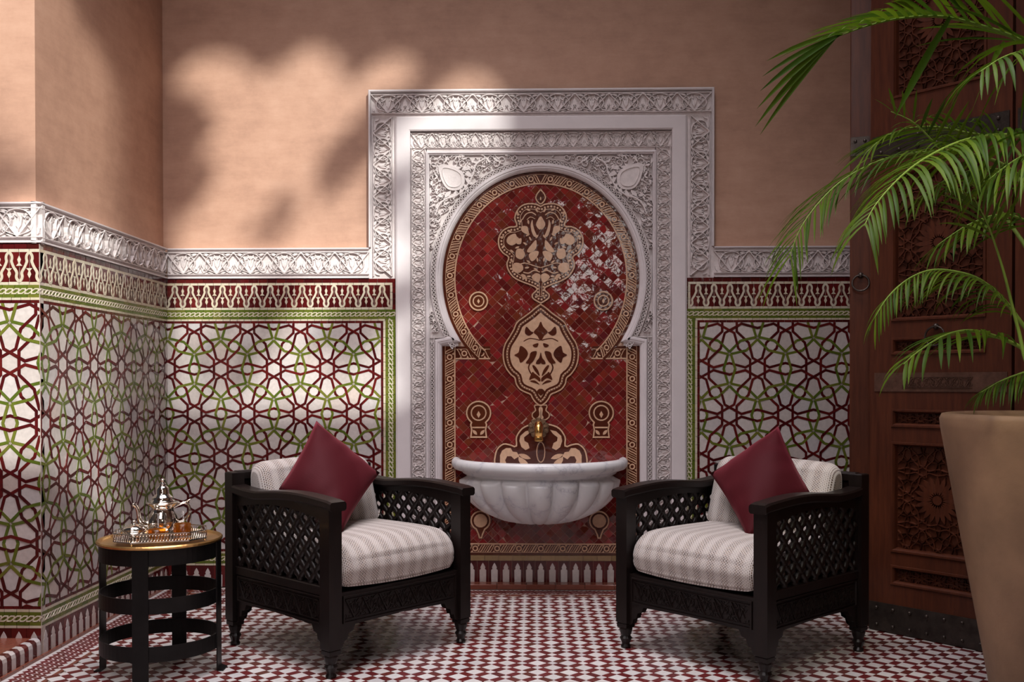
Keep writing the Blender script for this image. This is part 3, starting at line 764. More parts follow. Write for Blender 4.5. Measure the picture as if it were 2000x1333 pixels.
# diamonds of oxblood zellige
def inner_half(z):
    if z < .236: return None
    if z < 1.222: return HW-.072
    a, b = EA-.070, EB-.070
    return a*math.sqrt(1-((z-EZ)/b)**2) if abs(z-EZ) < b else None
def in_red(p):
    h = inner_half(p[1]); return h is not None and abs(p[0]-X0) < h-.001
dg = .026; rows = []
for j in range(-2, 210):
    z = .236+j*dg
    for i in range(-30, 31):
        x = X0+(i+(.5 if j % 2 else 0))*dg*2
        rows.append((x, z))
half = dg-.0011; cand = []
for x, z in rows:
    P = [(x, z-half), (x+half, z), (x, z+half), (x-half, z)]
    k = sum(in_red(p) for p in P)
    if k: cand.append((x, z, P))                              # the outermost run in under the border
rest = MB(); rn = random.Random(5)
cand.sort(key=lambda c: math.hypot(c[0]-X0, c[1]-1.66))
for k, (x, z, P) in enumerate(cand):
    m = MB() if k < 300 else rest
    m.prism(P, -.005, -.0016+rn.uniform(-.0006, .0006), FN, (rn.gauss(0, .026), rn.gauss(0, .026)))
    if k < 300: m.build('diamond_tile', 'red_tile', niche)
stuff(rest.build('diamond_tiles', 'red_tile', niche))
# border of rings and slanting leaves
brn = MB(); crm = MB()
def border(path_fn, L, wd, per=.112, dz=0):
    """path_fn(t, o): o=0 at the outer edge, inwards positive"""
    n = max(1, round(L/per)); p = L/n; k = max(2, round(L/.03))
    for i in range(k):
        brn.prism([path_fn(L*i/k, .001), path_fn(L*(i+1)/k, .001), path_fn(L*(i+1)/k, wd), path_fn(L*i/k, wd)], -.004, .0006+dz, FN)
    ln = lambda o, w_: crm.ribbon([path_fn(L*i/k, o) for i in range(k+1)], w_, dz, .0020+dz, FN)
    ln(wd-.0045, .009); ln(.016, .0035)
    c0 = .016; cw = wd-.009-c0
    for q in range(n):
        c = (q+.5)*p
        crm.ribbon([path_fn(c+.0125*math.cos(a), c0+cw*.5+.0125*math.sin(a)) for a in [2*PI*i/12 for i in range(12)]], .0085, dz, .0022+dz, FN, True)
        for s1 in (1, -1):
            for d0, w1 in ((.026, .0055), (.040, .0075), (.053, .0045)):
                a0 = c+s1*d0
                if a0-.014 < 0 or a0+.014 > L: continue
                pts = [(a0-.013, c0+.001), (a0-.004, c0+cw*.30), (a0+.004, c0+cw*.68), (a0+.013, c0+cw-.001)]
                crm.ribbon([path_fn(*z_) for z_ in pts], w1, dz, .0020+dz, FN)
        if True:
            for s1 in (1, -1):
                crm.prism([path_fn(c+s1*x_, c0+y_) for x_, y_ in ((.012, 0), (.026, 0), (.016, cw*.28))], dz, .0020+dz, FN)
                crm.prism([path_fn(c+s1*x_, c0+cw-y_) for x_, y_ in ((.012, 0), (.026, 0), (.016, cw*.28))], dz, .0020+dz, FN)
for s in (1, -1):
    A = arch(0)
    ext = []                                                  # the ring carries on below the impost to the lower frame
    t1 = -math.asin((EZ-1.222)/EB)
    A = [(X0+EA*math.cos(t1+(PI/2-t1)*k/80), EZ+EB*math.sin(t1+(PI/2-t1)*k/80)) for k in range(81)]
    L = [0]
    for p, q in zip(A, A[1:]): L.append(L[-1]+math.hypot(q[0]-p[0], q[1]-p[1]))
    def ring(t, o, s=s, A=A, L=L):
        t = min(max(t, 0), L[-1]); lo = 0
        while lo < len(L)-2 and L[lo+1] < t: lo += 1
        k = (t-L[lo])/(L[lo+1]-L[lo]); x = A[lo][0]+k*(A[lo+1][0]-A[lo][0]); y = A[lo][1]+k*(A[lo+1][1]-A[lo][1])
        th = math.atan2((y-EZ)/EB, (x-X0)/EA); return (X0+s*(EA-o)*math.cos(th), EZ+(EB-o)*math.sin(th))
    border(ring, L[-1], .070)
    border(lambda t, o, s=s: (X0+s*(HW-o), .236+t), 1.298-.236, .072)
    border(lambda t, o, s=s: (X0+s*(HW-.072-t), 1.298-o), HW-.072-.272, .072, .112, -.0016)
border(lambda t, o: (X0-HW+t, .170+o), 2*HW, .066)
stuff(brn.build('border_ground', 'brown_tile', niche)); stuff(crm.build('border_pattern', 'gold_cream', niche))
# medallions
def cz1(L, ox, oy, sc=5.552, cx=590): return [((x-cx)/sc/364.9, 1.711-(oy+y/sc-525)/364.9) for x, y in L]
def medal(half, name, dots, interior, bead_brown):
    c = empty(name); c.parent = niche
    P = spl(half, 3); poly = [(X0+x, y) for x, y in P] + [(X0-x, y) for x, y in P[::-1][1:-1]]
    g = MB(); g.prism(poly, -.003, .0030, FN); g.build('medallion_ground', 'brown_tile' if not bead_brown else 'brown_tile', c)
    m = MB(); q = inset_sym(poly, .006, X0); m.ribbon(q, .0115, 0, .0048, FN, True)
    if bead_brown: m.ribbon(inset_sym(poly, .027, X0), .0135, 0, .0046, FN, True)
    else: m.ribbon(inset_sym(poly, .034, X0), .0055, 0, .0046, FN, True)
    stuff(m.build('medallion_outline', 'gold_cream', c))
    b = MB(); q = inset_sym(poly, .027 if bead_brown else .0215, X0); acc = 0; sp = .0150 if bead_brown else .0175
    for i in range(len(q)):
        a, d = q[i], q[(i+1) % len(q)]; l = math.hypot(d[0]-a[0], d[1]-a[1]); t = acc
        while t < l:
            b.prism(circ((a[0]+(d[0]-a[0])*t/l, a[1]+(d[1]-a[1])*t/l), .0032 if bead_brown else .0058, 7), 0, .0056 if bead_brown else .0046, FN); t += sp
        acc = t-l
    stuff(b.build('medallion_beads', 'brown_tile' if bead_brown else 'gold_cream', c))
    if bead_brown:
        f = MB(); f.prism(inset_sym(poly, .043, X0), 0, .0040, FN); f.build('medallion_field', 'gold_cream', c)
    it = MB()
    for ii, (kind, a) in enumerate(interior):
        for s in ((1, -1)):
            F2 = lambda p: (X0+s*p[0], p[1])
            if kind == 'p': it.prism([F2(p) for p in a], 0, .0050+.0001*s+.00022*(ii % 7), FN)
            elif kind == 's': it.prism([F2((max(p[0], 0), p[1])) for p in spl(a, 3, True)], 0, .0050+.0001*s+.00022*(ii % 7), FN)
            elif kind == 'r': it.ribbon([F2(p) for p in spl(a[0], 4)], a[1], 0, .0054+.0002*s, FN)
    stuff(it.build('medallion_arabesque', 'brown_tile' if bead_brown else 'gold_cream', c))
    return c
A1 = lambda L: cz1(L, 950, 360)
up_half = A1([(590, 222), (640, 200), (735, 195), (815, 228), (868, 300), (882, 372), (862, 440), (935, 448), (1015, 495), (1058, 580), (1052, 680), (1005, 750), (950, 790), (968, 850), (955, 925), (895, 1010), (800, 1062), (700, 1100), (642, 1135), (690, 1185), (688, 1235), (640, 1272), (592, 1300)])
S1 = lambda L: ('s', A1(L))
medal(up_half, 'upper_medallion', 0, [
    ('r', (A1([(640, 330), (690, 300), (750, 320), (790, 380)]), .009)), ('r', (A1([(650, 370), (700, 350), (740, 380)]), .006)),
    S1([(590, 345), (622, 385), (640, 430), (622, 470), (590, 480)]), S1([(680, 380), (698, 430), (690, 500), (665, 560), (630, 560), (655, 500), (672, 440)]),
    S1([(740, 450), (800, 455), (790, 510), (720, 540), (725, 490)]), S1([(850, 560), (870, 530), (940, 560), (960, 620), (900, 660), (820, 600)]),
    S1([(800, 580), (845, 600), (850, 640), (805, 640)]), S1([(640, 600), (690, 650), (740, 720), (700, 735), (640, 690)]), S1([(610, 730), (660, 720), (720, 760), (690, 830), (640, 800)]),
    S1([(790, 700), (850, 700), (860, 780), (800, 810), (760, 760)]), ('r', (A1([(592, 900), (660, 880), (760, 850), (840, 870)]), .008)), S1([(800, 860), (880, 850), (900, 920), (840, 960), (780, 920)]),
    ('r', (A1([(600, 950), (660, 930), (720, 960), (780, 950)]), .010)), S1([(592, 985), (640, 960), (690, 1000), (650, 1050), (610, 1060)]), S1([(760, 980), (800, 970), (790, 1010), (740, 1030)])]
    + [('p', leafp(A1([(x_, y_)])[0], a_, .026, .0105, 4, .15)) for x_, y_, a_ in ((718, 430, 1.2), (752, 560, 2.4), (905, 520, .5), (985, 560, -.4), (985, 650, -1.2), (925, 705, 3.6), (870, 690, 2.6), (690, 610, .9), (645, 585, 2.0), (735, 650, .3), (770, 690, -1.0), (620, 840, 1.2), (700, 850, .4), (765, 905, 2.8), (870, 925, 2.2), (880, 840, .4), (620, 930, .3), (745, 1000, 2.8), (820, 420, 1.9), (840, 340, 1.4), (700, 280, .2), (620, 300, .9))], False)
# finial on top
fin = MB(); q = [(X0+x, y) for x, y in spl(A1([(590, 28), (612, 60), (640, 95), (655, 140), (640, 180), (615, 210), (590, 222)]), 3)]; q = q+[(2*X0-x, y) for x, y in q[::-1][1:-1]]
fg = MB(); fg.prism(q, -.003, .003, FN); fe = empty('finial'); fe.parent = niche; fg.build('finial_ground', 'brown_tile', fe)
fin.ribbon(inset(q, .006), .011, 0, .0048, FN, True); fin.prism(circ((X0, A1([(590, 150)])[0][1]), .004, 8, .010), 0, .005, FN); fin.build('finial_outline', 'gold_cream', fe)
A2 = lambda L: [((x-533)/5.552/364.9, 1.711-(580+y/5.552-525)/364.9) for x, y in L]
S2 = lambda L: ('s', A2(L))
low_half = A2([(533, 62), (600, 110), (655, 158), (720, 205), (800, 268), (838, 350), (885, 430), (928, 500), (952, 590), (948, 690), (918, 780), (866, 850), (825, 885), (812, 945), (770, 1008), (705, 1045), (652, 1068), (630, 1110), (590, 1160), (533, 1200)])
medal(low_half, 'lower_medallion', 0, [
    S2([(533, 270), (560, 320), (610, 380), (570, 420), (533, 470)]), S2([(640, 370), (690, 320), (705, 390), (660, 420), (610, 385)]), ('r', (A2([(545, 470), (590, 455), (660, 450), (720, 480)]), .008)),
    S2([(560, 500), (620, 520), (600, 545), (570, 540)]), S2([(672, 610), (700, 560), (755, 530), (775, 600), (820, 630), (775, 660), (752, 715), (690, 660)]),
    S2([(575, 590), (640, 600), (660, 660), (695, 715), (640, 720), (600, 670)]), S2([(533, 600), (550, 660), (575, 690), (585, 725), (533, 715)]),
    ('r', (A2([(650, 720), (665, 770), (640, 830), (600, 870)]), .012)), S2([(560, 800), (600, 745), (625, 745), (600, 800), (545, 860)]), S2([(540, 880), (600, 830), (625, 815), (660, 900), (600, 880), (545, 920)]),
    S2([(545, 950), (600, 905), (650, 915), (590, 935)]), S2([(533, 1000), (560, 1005), (575, 1030), (545, 1065), (533, 1068)])], True)
# stem between the lower medallion and the spout
st = MB(); sg_ = MB()
sh = [(p[0], p[1]) for p in A2([(600, 1165), (612, 1195), (600, 1230), (632, 1262), (632, 1310), (590, 1345)])]
qq = [(X0+x, y) for x, y in spl(sh, 3)]; qq = qq+[(2*X0-x, y) for x, y in qq[::-1]]
sg_.prism(qq, -.003, .0026, FN); se = empty('stem_ornament'); se.parent = niche; sg_.build('stem_ground', 'brown_tile', se)
st.ribbon(inset(qq, .005), .0095, 0, .0046, FN, True)
for s in (1, -1): st.prism([(X0+s*x, y) for x, y in spl(A2([(533, 1200), (555, 1215), (548, 1280), (565, 1310), (533, 1330)]), 3, True)], 0, .0044, FN)
st.build('stem_outline', 'gold_cream', se)
pz = lambda x, y: ((x-1056.5)/364.9, 1.711-(y-525)/364.9)
def small(cx, cy, name, outline, parts_):
    e = empty(name); e.parent = niche
    u, v = pz(cx, cy); u += X0
    g = MB(); P = [(u+x/364.9, v+y/364.9) for x, y in outline]; g.prism(P, -.003, .003, FN); g.build('medallion_ground', 'brown_tile', e)
    m = MB(); m.ribbon(inset(P, .0065), .012, 0, .0048, FN, True)
    for ii, (k, a) in enumerate(parts_):
        if k == 'r': m.ribbon([(u+x/364.9, v+y/364.9) for x, y in a[0]], a[1], 0, .0048, FN, True)
        else: m.prism([(u+x/364.9, v+y/364.9) for x, y in a], 0, .0044+.0002*ii, FN)
    stuff(m.build('medallion_pattern', 'gold_cream', e))
lz = lambda r: [(0, -r), (r*.55, 0), (0, r), (-r*.55, 0)]
for cx in (934.5, 1179): small(cx, 587.5, 'round_medallion', circ((0, 0), 20, 28), [('r', (circ((0, 0), 10.5, 18), .010)), ('p', lz(5))])
key = [(x, y) for x, y in [(-18, -47), (18, -47), (16, -30), (18, -20)] + [(26*math.sin(a), 26*.96*-math.cos(a)+3) for a in [PI*.22+k*(2*PI-.44*PI)/18 for k in range(19)]] + [(-18, -20), (-16, -30)]]
for cx in (934.5, 1175): small(cx, 810, 'keyhole_medallion', key, [('r', (circ((0, 3), 14.5, 18), .011)), ('p', lz(7)), ('p', [(-13, -24), (13, -24), (12, -27), (-12, -27)]), ('p', leafp((-3, -40), 2.3, 13, 6)), ('p', leafp((3, -40), .85, 13, 6))])
drop = [(4, -36), (6, -28)] + [(21*math.sin(a), -21*math.cos(a)) for a in [PI*.16+k*(2*PI-.32*PI)/18 for k in range(19)]] + [(-6, -28), (-4, -36)]
for cx in (938, 1171): small(cx, 1019, 'drop_medallion', drop, [('p', circ((0, 0), 13.5, 14)), ])
lob = [(-93, -66), (-93, -20)] + spl([(-93, -12), (-88, 8), (-74, 20), (-58, 18), (-50, 16), (-50, 32), (-38, 50), (-20, 58), (0, 60)], 3)
lob = lob + [(-x, y) for x, y in lob[::-1][1:]]
small(1056.5, 886, 'lobed_arch_ornament', lob, [('p', [(s*x, y) for x, y in ((-80, -40), (-80, -4), (-76, 5), (-68, 10), (-59, 10), (-55, 3), (-47, 2), (-42, -6), (-52, -12), (-58, -6), (-66, -6), (-70, -14), (-66, -24), (-56, -30), (-56, -40))]) for s in (1, -1)] + [('p', [(s*x, y) for x, y in ((-40, 34), (-30, 43), (-18, 46), (-24, 38), (-33, 31), (-32, 24), (-25, 20), (-22, 10), (-30, 6), (-38, 12), (-42, 24))]) for s in (1, -1)] + [('p', leafp((s*-44, -2), -.35 if s > 0 else PI+.35, 26, 9, 5)) for s in (1, -1)] + [('r', (circ((0, 2), 8, 14, 20), .008))] + [('p', leafp((s*-24, -30), PI/2+s*.5, 30, 12, 5, .2*s)) for s in (1, -1)] + [('r', (circ((s*-54, -3), 4.5, 10), .006)) for s in (1, -1)])
# foot of the niche
m = MB(); tile_row(m, FN, X0-HW, X0+HW, .142, .170, .075, .006); stuff(m.build('ochre_edge', 'tan_tile', niche))
mer = empty('niche_plinth'); mer.parent = wall_back
for k in range(17):
    u = X0+(k-8)*.0625
    m = MB(); m.prism([(u-.0305, .024), (u+.0305, .024), (u+.0305, .142), (u-.0305, .142)], -.006, rnd.uniform(-.0005, .0005), FN, (rnd.gauss(0, .006), 0)); m.build('plinth_tile', 'maroon_tile', mer)
    m = MB(); merlon(m, FN, u, .026, .130, .034, .0022); m.build('merlon_tile', 'white_tile', mer)
curb = struct(empty('trim_2'))
for k in range(9):
    m = MB(); a = X0-.70+k*1.40/9; m.box(a+.0008, a+1.40/9-.0008, -.052, .02, .0, .028, .003); m.build('curb_slab', 'step_tile', curb)

# ---------------------------------------------------------------- floor
floor = MB(); floor.box(-5.2, XR, -7.5, .05, -.06, -.006); floor = struct(floor.build('floor', 'grout'))
ap, st_ = .0535, .0309; pitch = ap+st_
u45, v45 = Vector((math.cos(PI/4), math.sin(PI/4), 0)), Vector((-math.sin(PI/4), math.cos(PI/4), 0))
base = Vector((.073, -1.444, 0))
def flat(poly, h): m = MB(); m.prism(poly, -.006, h, FZ); return m
g_ = .0013
me_w = flat([(-ap/2+g_, -ap/2+g_), (ap/2-g_, -ap/2+g_), (ap/2-g_, ap/2-g_), (-ap/2+g_, ap/2-g_)], 0).mesh('floor_tile', 'floor_white')
me_s = flat([(-ap/2+g_, -st_/2+g_*.5), (ap/2-g_, -st_/2+g_*.5), (ap/2-g_, st_/2-g_*.5), (-ap/2+g_, st_/2-g_*.5)], 0).mesh('maroon_floor_tile', 'floor_maroon')
cells = []
BORD = .172
for i in range(-60, 61):
    for j in range(-60, 61):
        c = base+u45*(i*pitch)+v45*(j*pitch)
        if XL+.19 < c.x < XR-.02 and -3.2 < c.y < -BORD-.02:
            cells.append(c)
vis = lambda c: abs((c-CAM).dot(RGT)/(c-CAM).dot(FWD)) < .57 and (c-CAM).dot(FWD) > 3.48
cells.sort(key=lambda c: (not vis(c), (c-CAM).length))
rw, rs, rq = MB(), MB(), MB()
def put(m, c, du, dv, su, sv, h):
    p = c+u45*du+v45*dv; tu, tv = rnd.gauss(0, .006), rnd.gauss(0, .006)
    P = [(p+u45*a*su/2+v45*b*sv/2) for a, b in ((-1, -1), (1, -1), (1, 1), (-1, 1))]
    m.loft([[(q.x, q.y, -.006) for q in P], [(q.x, q.y, h+tu*((q-p).dot(u45))+tv*((q-p).dot(v45))) for q in P]], True, False, True)
for k, c in enumerate(cells):
    h = rnd.uniform(-.0005, .0005)
    if k < 300: linkobj('floor_tile', me_w, floor, (c.x, c.y, h), (rnd.gauss(0, .006), rnd.gauss(0, .006), PI/4))
    else: put(rw, c, 0, 0, ap-2*g_, ap-2*g_, h)
    if k < 150:
        for d, r_ in (((pitch/2, 0), PI/4+PI/2), ((0, pitch/2), PI/4)):
            p = c+u45*d[0]+v45*d[1]; linkobj('maroon_floor_tile', me_s, floor, (p.x, p.y, h), (rnd.gauss(0, .006), rnd.gauss(0, .006), r_))
    else:
        put(rs, c, pitch/2, 0, st_-g_, ap-2*g_, h); put(rs, c, 0, pitch/2, ap-2*g_, st_-g_, h)
    put(rq, c, pitch/2, pitch/2, st_-g_, st_-g_, h)
stuff(rw.build('floor_tiles', 'floor_white', floor)); stuff(rs.build('maroon_floor_tiles', 'floor_maroon', floor)); stuff(rq.build('small_floor_squares', 'floor_white', floor))
# patterned border along the two walls
bw_, bm_, bl_ = MB(), MB(), MB()
def fborder(T, L, wd):
    bw_.prism([T(0, 0), T(L, 0), T(L, wd), T(0, wd)], -.006, -.0012, FZ)
    s = wd/4.6; n = int(L/s)
    for k in range(n):
        for j in range(4):
            cu, cv = (k+.5+(.5 if j % 2 else 0))*s, wd*.5+(j-1.5)*s*.86; a = s*.56
            bm_.prism([T(cu-a, cv), T(cu, cv-a), T(cu+a, cv), T(cu, cv+a)], -.004, rnd.uniform(-.0008, 0), FZ)
    k = max(1, round(L/.07))
    for i in range(k): bl_.prism([T(L*i/k, wd), T(L*(i+1)/k-.001, wd), T(L*(i+1)/k-.001, wd+.016), T(L*i/k, wd+.016)], -.006, 0, FZ)
fborder(lambda t, o: (XL+.05+t, -.052-o), XR-XL-.06, .105)
fborder(lambda t, o: (XL+.012+o, -.052-t), 3.1, .150)
for i in range(22): bl_.prism([(XL, -.15*i-.002), (XL+.012, -.15*i-.002), (XL+.012, -.15*i-.148), (XL, -.15*i-.148)], -.006, .010, FZ)
stuff(bw_.build('border_field', 'floor_white', floor)); stuff(bm_.build('border_diamonds', 'floor_maroon', floor)); stuff(bl_.build('border_line', 'step_tile', floor))

# ---------------------------------------------------------------- low step in front of the left return wall
step = MB(); step.box(-4.2, XL-.035, -3.3, YF, 0, .0745); step = step.build('trim_3', 'step_tile'); struct(step)
n = 31; sl_ = .062
for k in range(2*n):
    y1 = YF-.004-k*sl_/2; y0 = y1-sl_/2+.0009; mt = 'white_tile' if k % 2 == 0 else 'maroon_tile'
    prof = [(XL-.001, .0), (XL-.001, .052), (XL-.004, .066), (XL-.014, .0755), (XL-.036, .0765), (XL-.036, 0)]
    m = MB(); m.loft([[(x, y1, z) for x, z in prof], [(x, y0, z) for x, z in prof]], True, True, True)
    m.build('nosing_tile', mt, step)
# ================================================================ DOOR on the right
FD = Fr((1.497, -.830, 0), (.67608, -.73683, 0), (0, 0, 1))
door = struct(empty('door_1'))
def clipseg(a, b, u0, u1, v0, v1):
    t0, t1 = 0, 1; d = (b[0]-a[0], b[1]-a[1])
    for p, q in ((-d[0], a[0]-u0), (d[0], u1-a[0]), (-d[1], a[1]-v0), (d[1], v1-a[1])):
        if abs(p) < 1e-9:
            if q < 0: return None
        else:
            t = q/p
            if p < 0: t0 = max(t0, t)
            else: t1 = min(t1, t)
    return None if t0 >= t1 else ((a[0]+t0*d[0], a[1]+t0*d[1]), (a[0]+t1*d[0], a[1]+t1*d[1]))
def ring_handle(parent, fr, u, v, R):
    m = MB(); m.tube([fr(u+R*math.sin(a), v-R+R*math.cos(a), .012+.006*(1-math.cos(a))) for a in [2*PI*k/20 for k in range(21)]], .0045, 6, False); m.build('ring_pull', 'stud_metal', parent, smooth=True)
    m = MB(); m.ball(fr(u, v, .006), .013, 10, 6); m.build('ring_boss', 'stud_metal', parent, smooth=True)
def stud_strip(parent, fr, u0, u1, v0, v1, rows, sp, mat='stud_metal', name='iron_strap'):
    m = MB(); m.fbox(fr, u0, u1, v0, v1, -.002, .006); m.build(name, mat, parent)
    n = int((u1-u0)/sp)
    for v in rows:
        for k in range(n):
            m = MB(); m.ball(fr(u0+(k+.5)*(u1-u0)/n, v, .007), .0085, 8, 4); m.build('stud', 'stud_metal', parent, smooth=True)
def leaf(u_off):
    L = empty('door_leaf'); L.parent = door
    fr = lambda u, v, h=0: FD(u+u_off, v, h)
    W, HT = .60, 3.55
    m = MB(); m.fbox(fr, 0, W, .0, HT, -.05, -.022); m.build('leaf_core', 'door_wood', L)
    for a, b in ((0, .098), (.502, W)):
        m = MB(); m.fbox(fr, a, b, 0, HT, -.022, 0); m.build('stile', 'door_wood', L)
    panels = [(.214, .302), (.358, .842), (.905, .985), (1.220, 1.296), (1.366, 2.020), (2.335, 2.92), (3.05, 3.45)]
    z = 0
    for a, b in panels + [(HT, HT)]:
        m = MB(); m.fbox(fr, .098, .502, z, a, -.022, 0); m.build('rail', 'door_wood', L); z = b
    for k, (a, b) in enumerate(panels):
        m = MB(); m.sweep([(.098, a), (.502, a), (.502, b), (.098, b)], [(0, -.001), (.002, .006), (.010, .006), (.016, -.004), (.020, -.022)], fr, True); m.build('panel_moulding', 'door_wood', L)
        m = MB(); cu, cv = .30, (a+b)/2; sc = .135 if b-a > .2 else .075
        u0, u1, v0, v1 = .122, .478, a+.022, b-.022
        R = .105 if b-a > .2 else 0
        for i in range(-3, 4):
            for j in range(-4, 5):
                for s_, e_ in SEGS:
                    if math.hypot((s_[0]+e_[0])/2, (s_[1]+e_[1])/2) > .62: continue
                    f = lambda p: (cu+sc*(p[0]+i+j*.5), cv+sc*(p[1]+j*math.sqrt(3)/2))
                    g = clipseg(f(s_), f(e_), u0, u1, v0, v1)
                    if not g or math.hypot(g[0][0]-g[1][0], g[0][1]-g[1][1]) < .004: continue
                    mid = ((g[0][0]+g[1][0])/2-cu, (g[0][1]+g[1][1])/2-cv)
                    if math.hypot(*mid) < R: continue
                    m.ribbon(list(g), .0075, -.022, -.013, fr)
        if R:
            for q in range(20):
                t = 2*PI*q/20
                P = leafp((cu+.022*math.cos(t), cv+.022*math.sin(t)), t, .082, .021, 4)
                m.prism(P, -.022, -.009, fr, (rnd.gauss(0, .03), rnd.gauss(0, .03)))
            m.prism(circ((cu, cv), .020, 12), -.022, -.006, fr)
        stuff(m.build('carved_panel', 'door_wood', L))
    stud_strip(L, fr, .0, W, 0.004, .128, (.030, .104), .068)
    m = MB(); m.fbox(fr, .022, .585, 1.061, 1.143, -.002, .004)
    m.build('copper_band', 'copper', L)
    m = MB(); carved(m, lambda t, o: (.15+t, 1.075+o), .30, .052, .055, .004, .008, fr, .003); stuff(m.build('band_chasing', 'copper', L))
    stud_strip(L, fr, .01, W-.01, 2.090, 2.185, (2.112, 2.162), .075)
    ring_handle(L, fr, .298, 1.337, .041)
    return L
leaf(0); leaf(.612)
m = MB(); m.fbox(FD, .01, 1.2, 0, .004, -.05, 0)
jamb = struct(empty('trim_4'))
FJ = Fr((1.4275, -.765, 0), (.951, -.309, 0), (0, 0, 1))
m = MB(); m.fbox(FJ, 0, .100, 0, 3.6, -.11, 0); m.build('door_post', 'door_wood', jamb, bevel=.004)
for u in (.085, .093):
    m = MB(); m.fbox(FJ, u, u+.003, 0, 3.6, 0, .004); m.build('post_bead', 'door_wood', jamb)
stud_strip(jamb, FJ, .002, .082, 2.12, 2.205, (2.145, 2.185), .04)
ring_handle(jamb, FJ, .046, 1.583, .036)

# ================================================================ FOUNTAIN BASIN AND SPOUT
def sm(a, b, x): t = max(0, min(1, (x-a)/(b-a))); return t*t*(3-2*t)
basin = MB()
prof = [(.02, .600), (.22, .606), (.34, .625), (.395, .655), (.412, .680), (.418, .6895), (.421, .6875), (.426, .6895), (.432, .697), (.446, .702), (.460, .699), (.4695, .688), (.472, .672), (.468, .656), (.456, .644), (.438, .638), (.420, .635), (.414, .630), (.412, .622), (.406, .618)]
nl = 30
for k in range(nl+1):
    t = k/nl; z = .612-.265*t; prof.append((.398*math.sqrt(max(0, 1-t**2.1))+.004, z))
rings = []; NA = 181
for r, z in prof:
    row = []
    for k in range(NA):
        ph = PI*k/(NA-1); a = PI+ph; rr = r
        if z <= .612:
            lobe = abs(math.sin(9*ph))**.5
            rr = r-.012+(.058*lobe-.012)*sm(.607, .582, z)*min(1, r/.12)
        row.append((X0-.007+rr*math.cos(a), .018+rr*math.sin(a)*.985, z))
    rings.append(row)
basin.loft(rings[::-1], False)
b_o = basin.build('fountain_basin', 'marble', None, smooth=True)
tag(b_o, 'half round white marble wall basin with a gadrooned bowl under the brass spout', 'basin')
fx = .025
fau = tag(empty('fountain_spout', (fx, 0, .80)), 'brass water spout on a petalled bronze rosette above the marble basin', 'spout')
loc = lambda p: (p[0], p[1], p[2]-.80)
m = MB(); P = []
for k in range(60):
    a = 2*PI*k/60; r = .049+.0085*abs(math.sin(5*a))**.6
    P.append((fx+r*math.cos(a), .858+r*math.sin(a)))
def FS(u, v, h=0): q = FB(u, v, h); return Vector((q.x-fx, q.y, q.z-.80))
m.prism(P, -.022, -.004, FS, bev=.004); m.prism(circ((fx, .858), .030, 20), -.004, .006, FS, bev=.003)
for k in range(10):
    a = 2*PI*(k+.5)/10; m.prism(leafp((fx+.024*math.cos(a), .858+.024*math.sin(a)), a, .030, .019, 4), -.005, .002, FS)
m.build('rosette', 'patina', fau)
m = MB(); m.tube([loc(p) for p in ((0, .0, .874), (0, -.025, .880), (0, -.048, .876), (0, -.062, .862), (0, -.066, .845), (0, -.066, .812))], [.019, .020, .021, .0215, .0215, .0205], 16); m.build('spout_pipe', 'brass', fau, smooth=True)
m = MB(); m.lathe([(.0001, 0), (.0215, 0), (.0235, .003), (.0235, .020), (.0215, .024), (.0001, .024)], 20, loc((0, -.066, .792))); m.build('spout_collar', 'brass', fau, bevel=.001)
m = MB(); m.tube([(0, -.066, -.008), (.0004, -.066, -.06), (-.0004, -.066, -.12), (0, -.066, -.185)], [.0042, .0030, .0026, .0034], 8); m.build('water_stream', 'water', fau, smooth=True)

